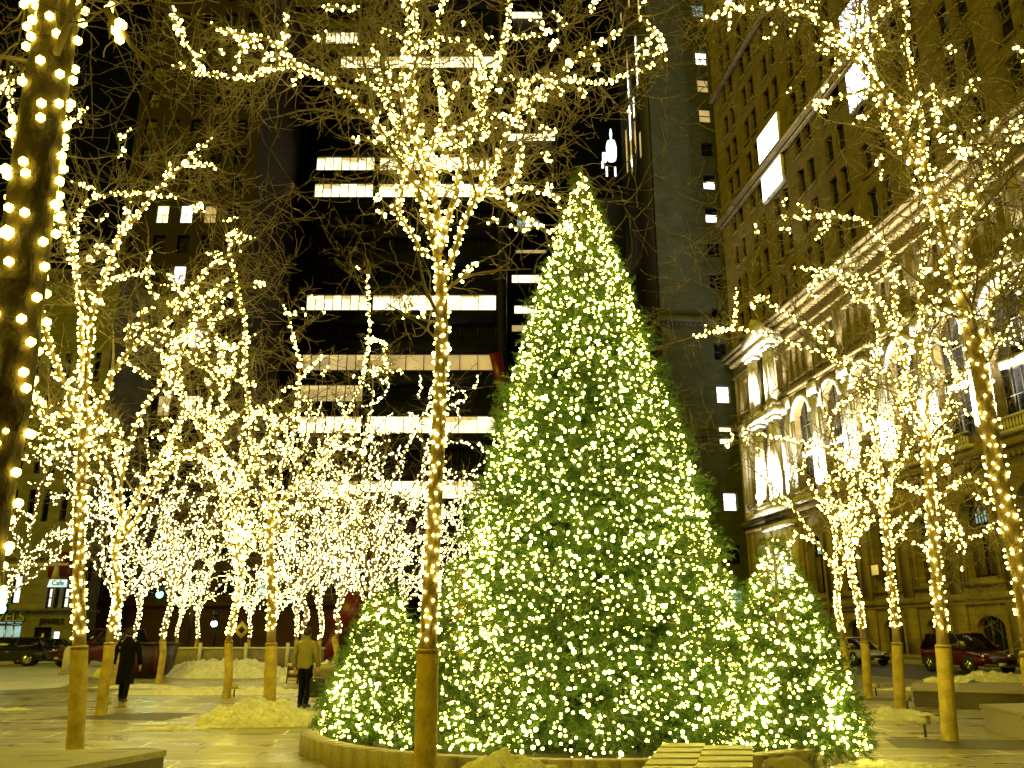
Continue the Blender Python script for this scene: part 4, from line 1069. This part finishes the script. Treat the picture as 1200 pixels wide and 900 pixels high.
b = MB(); pts = [(-9, 8), (11, 8), (13, 12), (14, 34), (6, 40), (-7, 42), (-8, 28), (-14, 27), (-14, 12)]
b.rings([[(x*k_, y, z*k_) for x, z in pts] for y in (-.06, .06)]); b.build('panel', M['red_steel'], sg)
b = MB(); b.rings([[(x*k_, y, z*k_) for x, z in ((-12, 0), (10, 0), (10, 8.5), (-10, 8.5))] for y in (-.12, .0)]); o = b.build('strip', emit('sign_white', (.75, .9, .88), .8), sg); text('Cafe', .55, (-7*k_, -.15, 2.2*k_), mat('teal_script', (.02, .4, .42), .5), sg, depth=.01)
b = MB(); b.rings([[(x*k_, y, z*k_) for x, z in ((-9, 8.6), (1, 8.6), (0, 15), (-1, 22), (-3, 25), (-6, 25), (-7, 20), (-8, 14))] for y in (-.13, -.07)]); b.build('figure', M['board'], sg)

def plain_building(name, label, px0, px1, Y, topy, m, lit, floors=3.7, depth=20, step=2.6, cat='building'):
    t = thing(name, label, cat, Vector((onrow((px0+px1)/2, Y).x, Y, 0))); ox = t.location.x
    x0 = at(px0, 600, Y).x-ox; x1 = at(px1, 600, Y).x-ox; H = at(600, topy, Y).z
    ops = []; z = 5.0
    while z < H-3:
        x = x0+1.0
        while x < x1-1.6: ops.append((x, x+1.3, z, z+2.1)); x += step
        z += floors
    tmp = MB(); wall_face(tmp, x0, x1, 0, H, ops, depth=.3)
    for arr in tmp.v: arr[:, 1] *= -1
    tmp.build('front_wall', m, t)
    b = MB(); b.box(x0+.02, x1-.02, .5, depth, 0, H-.05); b.build('body', M['black_steel'], t)
    for x in (x0, x1): b = MB(); b.quad((x, 0, 0), (x, depth, 0), (x, depth, H), (x, 0, H)); b.build('side_wall', m, t)
    b = MB(); b.box(x0-.3, x1+.3, -.4, depth, H, H+.6); b.box(x0-.1, x1+.1, -.25, -.003, 4.0, 4.35); b.build('cornice', m, t)
    # panes
    key = {}
    for (pxw, pyw, mk) in lit:
        p = at(pxw, pyw, Y); X = p.x-ox; Z = p.z
        best = min(range(len(ops)), key=lambda i: abs((ops[i][0]+ops[i][1])/2-X)+abs((ops[i][2]+ops[i][3])/2-Z)); key[best] = mk
    order = sorted(range(len(ops)), key=lambda i: (i not in key, i)); g = MB()
    for n_, i in enumerate(order):
        a, c, z0, z1 = ops[i]
        if n_ < 90 or i in key:
            f = MB(); f.box(a, c, .2, .26, (z0+z1)/2-.04, (z0+z1)/2+.04); f.box((a+c)/2-.03, (a+c)/2+.03, .2, .255, z0, (z0+z1)/2-.04); o = f.build('window', M['black'], t)
            q_ = MB(); q_.quad((a, .29, z0), (c, .29, z0), (c, .29, z1), (a, .29, z1)); q_.build('pane', M[key[i]] if i in key else M['dark_glass'], o)
        else: g.quad((a, .29, z0), (c, .29, z0), (c, .29, z1), (a, .29, z1))
    if g.n: o = g.build('windows', M['dark_glass'], t); o['kind'] = 'stuff'
    return t
plain_building('brown_brick_tower', 'dark brown brick tower with a few small lit windows behind the left trees', 95, 262, 84, -40, M['brown_brick'],
    [(184, 258, 'lit_dim'), (197, 258, 'lit_office'), (214, 258, 'lit_white'), (226, 258, 'lit_white'), (238, 258, 'lit_dim'), (183, 463, 'lit_office'), (202, 463, 'lit_dim'), (213, 463, 'lit_dim'), (224, 463, 'lit_dim'), (202, 488, 'lit_dim'), (213, 488, 'lit_office'), (226, 380, 'lit_white'), (218, 340, 'lit_white')], floors=3.6)
plain_building('low_brick_building', 'low dark red brick block behind the distant lit trees', 120, 460, 78, 585, M['red_brick'], [(300, 700, 'lit_cool')], step=3.4)
plain_building('dark_brown_block', 'plain dark brown block half hidden right of the big Christmas tree', 700, 796, 108, 330, M['brown_brick'], [], step=4)
# red steel beams (plain stand-in)
RS = thing('red_steel_sculpture', 'tall dark red steel beam sculpture rising left of the big Christmas tree', 'sculpture', onrow(560, 50))
def rp(px, py): return at(px, py, 50)-RS.location
for a, b_2, r in ((rp(580, 414), rp(593, 468), .36), (rp(592, 470), rp(582, 492), .3), (rp(593, 468), rp(650, 770), .3), (rp(398, 735), rp(424, 700), .8), (rp(398, 735), rp(380, 775), .3)):
    b = MB(); d = (b_2-a).normalized(); s1 = d.cross(Vector((0, 1, 0))).normalized()*r; s2 = Vector((0, 1, 0))*r
    b.rings([[p-s1-s2*.3, p+s1-s2*.3, p+s1-s2*.2, p+s2*0+s1*.15-s2*.2, p+s1*.15+s2*.2, p+s1+s2*.2, p+s1+s2*.3, p-s1+s2*.3, p-s1+s2*.2, p-s1*.15+s2*.2, p-s1*.15-s2*.2, p-s1-s2*.2] for p in (a, b_2)]); b.build('beam', M['red_steel'], RS)

# ---------------------------------------------------------------- street furniture
def traffic_light(label, px, py, Y, m, arm=0, h=None):
    p = at(px, py, Y); base = Vector((p.x-arm, Y, 0)); t = thing('traffic_light', label, 'traffic light', base, 0, 'traffic lights beyond the plaza')
    b = MB(); b.tube([(0, 0, 0), (0, 0, p.z+1.0)], [.12, .08], 10); b.build('pole', M['black'], t)
    if arm: b = MB(); b.tube([(0, 0, p.z+.9), (arm+.3, 0, p.z+1.1)], .05, 8); b.build('mast_arm', M['chrome'], t)
    X = arm; b = MB(); b.box(X-.18, X+.18, -.35, -.05, p.z-.25, p.z+.95); hous = b.build('signal_head', M['black'], t)
    for i, mm in enumerate((m, M['black'], M['black'])):
        b = MB(); b.tube([(X, -.36, p.z+i*.35), (X, -.44, p.z+i*.35)], .21, 14); b.build('lens', mm, hous)
        b = MB(); b.tube([(X, -.36, p.z+.17+i*.35), (X, -.6, p.z+.15+i*.35)], .05, 6); b.build('visor', M['black'], hous)
M['signal'] = emit('signal_green', (.06, 1, .72), 25)
traffic_light('green traffic light glowing between the trees behind the dark-coated walker', 190, 697, 56, M['signal'], arm=-2.0)
traffic_light('green traffic light at the far left edge in front of the corner store', 7, 714, 44, M['signal'], arm=3.2)
traffic_light('bluish-white signal glowing right of the distant trunk', 253, 731, 66, M['white_lamp'], arm=0)
# mast arm seen in front of the store
t = thing('mast_arm_pole', 'pale horizontal street mast arm across the corner store', 'pole', onrow(-30, 44)); 
b = MB(); b.tube([(0, 0, 0), (0, 0, at(0, 658, 44).z+.5)], [.15, .1], 10); b.build('pole', M['black'], t)
b = MB(); b.tube([(0, 0, at(0, 664, 44).z), (at(80, 661, 44).x-t.location.x, 0, at(80, 661, 44).z)], [.11, .07], 8); b.build('arm', M['board'], t)
# bollard
t = thing('bollard', 'pale rounded concrete bollard beside the parked dark hatchback', 'bollard', onrow(77, 38))
b = MB(); b.rings([[(r*math.cos(i*.5236), r*math.sin(i*.5236), z) for i in range(12)] for r, z in ((.2, 0), (.19, .95), (.15, 1.08), (.06, 1.14))]); b.build('post', M['board'], t)
b = MB(); b.rings([[(r*math.cos(i*.5236), r*math.sin(i*.5236), z) for i in range(12)] for r, z in ((.3, 0), (.28, .1), (.21, .12))]); b.build('foot', M['granite'], t)
# diamond sign
t = thing('warning_sign', 'small yellow diamond road sign between two distant trunks', 'sign', onrow(280, 52)); z = at(280, 738, 52).z
b = MB(); b.tube([(0, 0, 0), (0, 0, z)], .035, 8); b.build('post', M['black'], t)
b = MB(); b.rings([[(0, y, z-.5), (.5, y, z), (0, y, z+.5), (-.5, y, z)] for y in (-.06, -.04)]); b.build('panel', mat('sign_yellow', (.75, .55, .1), .5), t)
b = MB(); b.rings([[(0, y, z-.22), (.22, y, z), (0, y, z+.22), (-.22, y, z)] for y in (-.075, -.062)]); b.build('symbol', M['black'], t)
# utility cabinet
t = thing('utility_cabinet', 'grey-green utility cabinet with a pale notice beside the low barrier', 'cabinet', onrow(184, 41))
b = MB(); b.box(-.45, .45, -.3, .3, .1, 1.05); b.box(-.5, .5, -.35, .35, 1.05, 1.12); b.build('cabinet', mat('green_cabinet', (.16, .22, .13), .5), t)
b = MB(); b.box(-.2, .2, -.32, -.303, .45, .85); b.build('notice', M['board'], t)
b = MB(); b.box(-.5, .5, -.34, .34, 0, .1); b.build('plinth', M['granite'], t)
# low barrier with posts
t = thing('street_barrier', 'low wall barrier with pale posts along the street beyond the snow mound', 'barrier', onrow(240, 43))
b = MB(); b.box(-3.0, 5.6, 0, .25, .0, .95); b.build('wall', mat('barrier_concrete', (.2, .17, .1), .8, var=.3), t)
for x in (-2.2, -.3, 1.9, 3.9): b = MB(); b.box(x-.08, x+.08, -.1, -.003, .1, 1.25); b.build('post', M['board'], t)
b = MB(); b.box(-3.05, 5.65, -.03, .28, .95, 1.05); b.build('rail', M['board'], t)
# dark red skip
t = thing('dumpster', 'dark brownish dumpster standing behind the dark-coated walker', 'dumpster', onrow(166, 35))
b = MB(); b.rings([[(-1.1*s, -.6*s2, z), (1.1*s, -.6*s2, z), (1.1*s, .6*s2, z), (-1.1*s, .6*s2, z)] for s, s2, z in ((.86, .85, .12), (1, 1, 1.25))]); b.build('body', mat('dumpster_red', (.025, .008, .006), .5), t)
b = MB(); b.box(-1.15, 1.15, -.65, .65, 1.253, 1.33); b.build('lid', M['black'], t)
for x in (-.8, .8): b = MB(); b.tube([(x-.05, -.4, .09), (x+.05, -.4, .09)], .09, 12); b.build('wheel', M['tyre'], t)
for x in (-.7, 0, .7): b = MB(); b.box(x-.04, x+.04, -.66, -.56, .25, 1.2); b.build('rib', M['red_steel'], t)
# planter urn
t = thing('stone_planter', 'round stone planter tub right of the olive-jacketed man', 'planter', onrow(392, 25.5))
b = MB(); b.rings([[(r*math.cos(i*.2618), r*math.sin(i*.2618), z) for i in range(24)] for r, z in ((.38, 0), (.42, .1), (.55, .35), (.68, .62), (.78, .70), (.78, .80), (.66, .80), (.62, .70))]); b.build('bowl', M['granite'], t, smooth=True)
b = MB(); b.add([(0, 0, .74)]+[(.63*math.cos(i*.2618), .63*math.sin(i*.2618), .71) for i in range(24)], t=[(0, i+1, (i+1) % 24+1) for i in range(24)]); b.build('soil', M['soil'], t)
# red and white barricade
t = thing('barricade', 'small red and white barricade left of the olive-jacketed man', 'barricade', onrow(343, 31))
for i in range(5): b = MB(); b.box(-.22, .22, -.03, .03, .08+i*.12, .08+i*.12+.117); b.build('stripe', M['red_steel'] if i % 2 else M['board'], t)
for x in (-.18, .18): b = MB(); b.tube([(x, -.15, 0), (x, .02, .74)], .025, 6); b.build('leg', M['black'], t)

# ---------------------------------------------------------------- cars
def car(name, label, loc, rz, paint, L=4.5, Wc=1.85, H=1.45, suv=False, group=None, cat='car', hl=1.0):
    t = thing(name, label, cat, loc, rz, group); h = L/2; hw = Wc/2
    belt = H*.60; base = .22 if not suv else .3
    # body: sections along x (front is +x): (x, z bottom, z top, half width)
    secs = [(-h, base+.2, belt*.80, .80), (-h+.12, base+.06, belt*.97, .93), (-h+.6, base, belt, 1), (-.3, base, belt*.99, 1), (h-1.35, base, belt*.97, 1), (h-.6, base, belt*.86, .97), (h-.15, base+.05, belt*.76, .88), (h, base+.2, belt*.60, .74)]
    rr = []
    for (x, zb, zt2, f) in secs:
        w2 = hw*f; zm = zb+(zt2-zb)*.55
        rr.append([(x, -w2*.86, zb), (x, w2*.86, zb), (x, w2*.98, zb+.08), (x, w2, zm), (x, w2*.96, zt2-.07), (x, w2*.82, zt2), (x, -w2*.82, zt2), (x, -w2*.96, zt2-.07), (x, -w2, zm), (x, -w2*.98, zb+.08)])
    b = MB(); b.rings(rr); body = b.build('body', paint, t, smooth=False)
    bev = body.modifiers.new('soft', 'SUBSURF'); bev.levels = 1; bev.render_levels = 2
    body.data.polygons.foreach_set('use_smooth', np.ones(len(body.data.polygons), bool))
    # greenhouse
    r0 = -h+(.15 if suv else .55); r1 = -h+(.45 if suv else 1.25); f1 = h-2.05; f0 = h-1.25
    def gh(s, zt3, mm, nm, e=0):
        b = MB(); zz = belt-.06
        b.rings([[(r0-e, -hw*.86-e, zz), (f0+e, -hw*.86-e, zz), (f0+e, hw*.86+e, zz), (r0-e, hw*.86+e, zz)], [(r1-e, -hw*.68-e, zt3), (f1+e, -hw*.68-e, zt3), (f1+e, hw*.68+e, zt3), (r1-e, hw*.68+e, zt3)]]); return b.build(nm, mm, t)
    gh(1, H-.05, M['dark_glass'], 'windows')
    b = MB(); b.rings([[(r1-.08, -hw*.72, H-.06), (f1+.06, -hw*.72, H-.06), (f1+.06, hw*.72, H-.06), (r1-.08, hw*.72, H-.06)], [(r1+.1, -hw*.6, H), (f1-.15, -hw*.6, H), (f1-.15, hw*.6, H), (r1+.1, hw*.6, H)]]); b.build('roof', paint, t)
    for sy in (-1, 1):
        for (xa_, xb_) in ((f0, f1), ((f0+r0)/2-.1, (f1+r1)/2-.1), (r0, r1)): b = MB(); b.tube([(xa_, sy*hw*.87, belt-.04), (xb_, sy*hw*.70, H-.05)], .035, 5); b.build('pillar', paint, t)
        b = MB(); b.ball((f0-.15, sy*(hw*.97), belt+.08), .1, .7, 1, .8, 8, 6); b.build('mirror', paint, t)
        b = MB(); b.ball((h-.16, sy*hw*.62, belt*.72), .17, .7, 1.35, .62, 10, 8); b.build('headlight', M['chrome'] if hl else M['black'], t)
        b = MB(); b.ball((-h+.1, sy*hw*.72, belt*.82), .13, .5, 1.2, .8, 8, 6); b.build('taillight', M['red_steel'], t)
        b = MB(); b.box(-.55, -.35, sy*hw*1.0-.012, sy*hw*1.0+.012, belt*.82, belt*.82+.03); b.build('handle', M['chrome'], t)
        for x in (-h+.85, h-.9):
            rw = .34 if not suv else .37
            b = MB(); b.tube([(x, sy*(hw-.22), rw), (x, sy*(hw+.005), rw)], rw, 20); tw = b.build('wheel', M['tyre'], t)
            b = MB(); b.tube([(x, sy*(hw-.0), rw), (x, sy*(hw+.015), rw)], rw*.62, 14)
            for k in range(5): a = k*1.2566; b.tube([(x, sy*(hw+.02), rw), (x+rw*.58*math.cos(a), sy*(hw+.02), rw+rw*.58*math.sin(a))], .03, 4)
            b.build('rim', M['chrome'], tw)
    b = MB(); b.box(h-.02, h+.02, -.45, .45, belt*.45, belt*.62); b.build('grille', M['black'], t)
    b = MB(); b.box(h+.0, h+.04, -.18, .18, belt*.34, belt*.45); b.build('licence_plate', M['board'], t)
    for xx in (h-.12, -h-.01): b = MB(); b.box(xx, xx+.13, -hw*.8, hw*.8, base, base+.14); b.build('bumper', M['black'], t)
    return t
ang = math.atan2(-DV.y, -DV.x)
car('parked_car', 'dark red parked hatchback SUV with pale headlights and licence plate on the right street', sd(37.3, 25.2), ang, M['red_paint'], 4.6, 1.95, 1.72, True, 'parked cars')
car('parked_car', 'pale silver parked car half hidden by the right-hand Christmas tree', sd(47.9, 25.6), ang, mat('silver_paint', (.42, .42, .36), .3, .5), 4.5, 1.85, 1.5, True, 'parked cars')
car('parked_car', 'black parked car further up the right street behind the silver car', sd(56.5, 26.0), ang, M['black'], 4.5, 1.85, 1.42, False, 'parked cars')
car('parked_car', 'dark green hatchback parked in front of the corner store door', onrow(51, 52), math.pi+.35, mat('dark_green_paint', (.05, .06, .02), .25, .3), 4.1, 1.8, 1.42, False, 'parked cars')
car('parked_car', 'dark olive car cut by the left edge of the view', onrow(-2, 48), math.pi+.35, mat('olive_paint', (.045, .045, .02), .25, .3), 4.6, 1.85, 1.5, True, 'parked cars')
car('parked_car', 'black car parked behind the green hatchback by the shop window', onrow(24, 58), math.pi+.2, mat('black_car_paint', (.015, .015, .015), .2, .2), 4.6, 1.85, 1.45, False, 'parked cars')
car('parked_van', 'red van behind the burlap trunk at the left', onrow(116, 48), math.pi*.5+2.6, mat('bright_red_paint', (.13, .008, .008), .3), 4.9, 1.95, 1.95, True, 'parked cars', cat='van')

# ---------------------------------------------------------------- people
def person(label, loc, rz, coat_m, leg_m, long_coat, bag, stride):
    t = thing('person', label, 'person', loc, rz)              # faces local +y
    def cap(mb, a, b, ra, rb, n=6): 
        a = Vector(a); b = Vector(b); pts = [a.lerp(b, i/n) for i in range(n+1)]
        mb.tube(pts, [ra+(rb-ra)*i/n for i in range(n+1)], 12); mb.ball(a, ra, seg=12, rings=8); mb.ball(b, rb, seg=12, rings=8)
    B = MB(); s = stride
    hip = .92; sh = 1.43
    knees = {}; hands = {}
    for sx, ph in ((-1, s), (1, -s)):
        hx = sx*.09; k = (hx*1.05, .05+.16*ph, .50); f = (hx*1.1, .24*ph-(.06 if ph < 0 else 0), .09)
        cap(B, (hx, 0, hip), k, .105, .08); cap(B, k, f, .078, .062)
        cap(B, f, (f[0]+sx*.015, f[1]+.16, .045), .042, .036); B.ball((f[0], f[1]-.03, .05), .045)
        e = (sx*.27, -.03-.10*ph*.5, 1.14); w_ = (sx*.29, .05-.12*ph, .90)
        cap(B, (sx*.185, 0, sh-.03), e, .055, .043); cap(B, e, w_, .043, .028)
        hd = Vector(w_)+Vector((0, .01, -.09)); cap(B, w_, hd, .028, .036); hands[sx] = hd
        for fi in range(4):
            fx = Vector((sx*.012, -.028+fi*.019, 0)); l = (.055, .07, .074, .062)[fi]
            p1 = hd+fx+Vector((0, 0, -.03)); p2 = p1+Vector((-sx*.006, .005, -l*.55)); p3 = p2+Vector((-sx*.022, .006, -l*.4))
            cap(B, p1, p2, .010, .009, 2); cap(B, p2, p3, .009, .008, 2)
        p1 = hd+Vector((0, .03, .02)); p2 = p1+Vector((-sx*.008, .03, -.03)); cap(B, p1, p2, .012, .011, 2); cap(B, p2, p2+Vector((-sx*.005, .008, -.035)), .011, .009, 2)
    cap(B, (0, 0, hip), (0, 0, 1.1), .125, .115); cap(B, (0, 0, 1.1), (0, .0, 1.32), .115, .13); cap(B, (-.15, 0, sh-.02), (.15, 0, sh-.02), .07, .07); cap(B, (0, -.01, 1.42), (0, .01, 1.56), .058, .052)
    B.ball((0, .015, 1.65), .098, .82, .98, 1.2, 20, 14); B.ball((0, .115, 1.635), .018, .8, 1, 1.5); B.ball((0, .10, 1.585), .02, 1.5, .6, .6)
    for sx in (-1, 1): B.ball((sx*.083, .01, 1.64), .024, .5, 1, 1.3)
    body = B.build('body', None, t)
    m = body.modifiers.new('remesh', 'REMESH'); m.mode = 'VOXEL'; m.voxel_size = .0085
    sm = body.modifiers.new('smooth', 'SMOOTH'); sm.factor = .5; sm.iterations = 3
    dg = bpy.context.evaluated_depsgraph_get(); me = bpy.data.meshes.new_from_object(body.evaluated_get(dg)); body.modifiers.clear(); body.data = me
    me.materials.clear(); me.materials.append(M['skin']); me.materials.append(leg_m); me.materials.append(M['black'])
    for p in me.polygons:
        z = p.center.z; hand = min((Vector(p.center)-hands[k]).length for k in hands) < .13
        p.material_index = 2 if z < .10 else (1 if z < 1.0 and not hand else 0); p.use_smooth = True
    for sx in (-1, 1): e = MB(); e.ball((sx*.033, .103, 1.66), .011); e.build('eye', M['black'], t)
    # coat
    bot = .42 if long_coat else .86
    prof = [(bot, .215 if long_coat else .185, .165 if long_coat else .14), (bot+.03, .218 if long_coat else .19, .167 if long_coat else .145), (.95, .19, .145), (1.1, .178, .135), (1.25, .198, .145), (1.36, .212, .14), (1.43, .20, .125), (1.475, .13, .10), (1.50, .075, .08), (1.53, .072, .078)]
    b = MB(); N = 28
    b.rings([[(rx*math.cos(2*math.pi*i/N)*(1+.02*math.sin(i*3+z*9)), ry*math.sin(2*math.pi*i/N)+(s*.03 if z < .8 else 0), z+(.012*math.sin(i*1.3) if k < 2 else 0)) for i in range(N)] for k, (z, rx, ry) in enumerate(prof)], close=False)
    coat = b.build('coat' if long_coat else 'jacket', coat_m, t, smooth=True)
    sol = coat.modifiers.new('thick', 'SOLIDIFY'); sol.thickness = .012; coat.modifiers.new('sub', 'SUBSURF').levels = 1
    for sx, ph in ((-1, s), (1, -s)):
        e = Vector((sx*.275, -.03-.10*ph*.5, 1.14)); w_ = Vector((sx*.295, .05-.12*ph, .91)); b = MB()
        pts = resample([Vector((sx*.155, 0, 1.415)), Vector((sx*.235, -.005, 1.33)), e, w_], .05); n = len(pts)
        b.tube(pts, [.082-.026*i/(n-1)+.004*math.sin(i*1.9) for i in range(n)], 14); b.build('sleeve', coat_m, t, smooth=True)
    b = MB(); b.rings([[(r*math.cos(i*.3927), r*.95*math.sin(i*.3927)-.005, z) for i in range(16)] for r, z in ((.095, 1.47), (.09, 1.52), (.082, 1.56))], close=False); b.build('collar', coat_m, t, smooth=True)
    b = MB(); b.ball((0, -.006, 1.675), .112, .86, 1.0, 1.05, 20, 14)
    hair = b.build('hair', M['hair'], t, smooth=True); 
    bm = bmesh.new(); bm.from_mesh(hair.data); bmesh.ops.delete(bm, geom=[v for v in bm.verts if v.co.z < 1.60 or (v.co.y > .055 and v.co.z < 1.72)], context='VERTS'); bm.to_mesh(hair.data); bm.free()
    hair.modifiers.new('thick', 'SOLIDIFY').thickness = .012
    if bag:
        hd = hands[1]; p = Vector(loc)+Matrix.Rotation(rz, 3, 'Z')@Vector((hd.x, hd.y, 0))
        g = thing('bag', "black boxy bag hanging from the olive-jacketed man's right hand", 'bag', (p.x, p.y, .24), rz)
        b = MB(); b.rings([[(.10*k, -.20*k2, z), (.10*k, .20*k2, z), (-.10*k, .20*k2, z), (-.10*k, -.20*k2, z)] for k, k2, z in ((.9, .95, 0), (1, 1, .04), (1, 1, .36), (.8, .97, .42))]); o = b.build('body', M['black'], g); bv = o.modifiers.new('b', 'BEVEL'); bv.width = .02; bv.segments = 2
        b = MB(); b.tube(resample([Vector((0, -.11, .41)), Vector((0, -.06, hd.z-.24-.06)), Vector((0, .06, hd.z-.24-.06)), Vector((0, .11, .41))], .03), .010, 8); b.build('handle', M['black'], g, smooth=True)
        b = MB(); b.box(-.02, .04, -.213, -.2, .34, .38); b.build('buckle', M['chrome'], g)
    return t
M['skin'] = mat('skin', (.42, .26, .17), .6); M['hair'] = mat('hair', (.015, .011, .008), .7, var=.3, scale=40)
M['olive'] = mat('olive_jacket', (.19, .165, .05), .8, var=.15, scale=8, bump=.35, bscale=14); M['navy'] = mat('dark_coat', (.004, .004, .006), .95, spec=.1, bump=.3, bscale=12, var=.2)
M['trouser'] = mat('dark_trousers', (.005, .005, .007), .95, spec=.1, var=.2, scale=6)
person('person in a long dark coat walking away across the plaza at the left', onrow(143, 22.6), .15, M['navy'], M['trouser'], True, False, .8)
person('person in an olive-yellow jacket and dark trousers, seen from behind', onrow(355, 20.8), -.25, M['olive'], M['trouser'], False, True, .12)
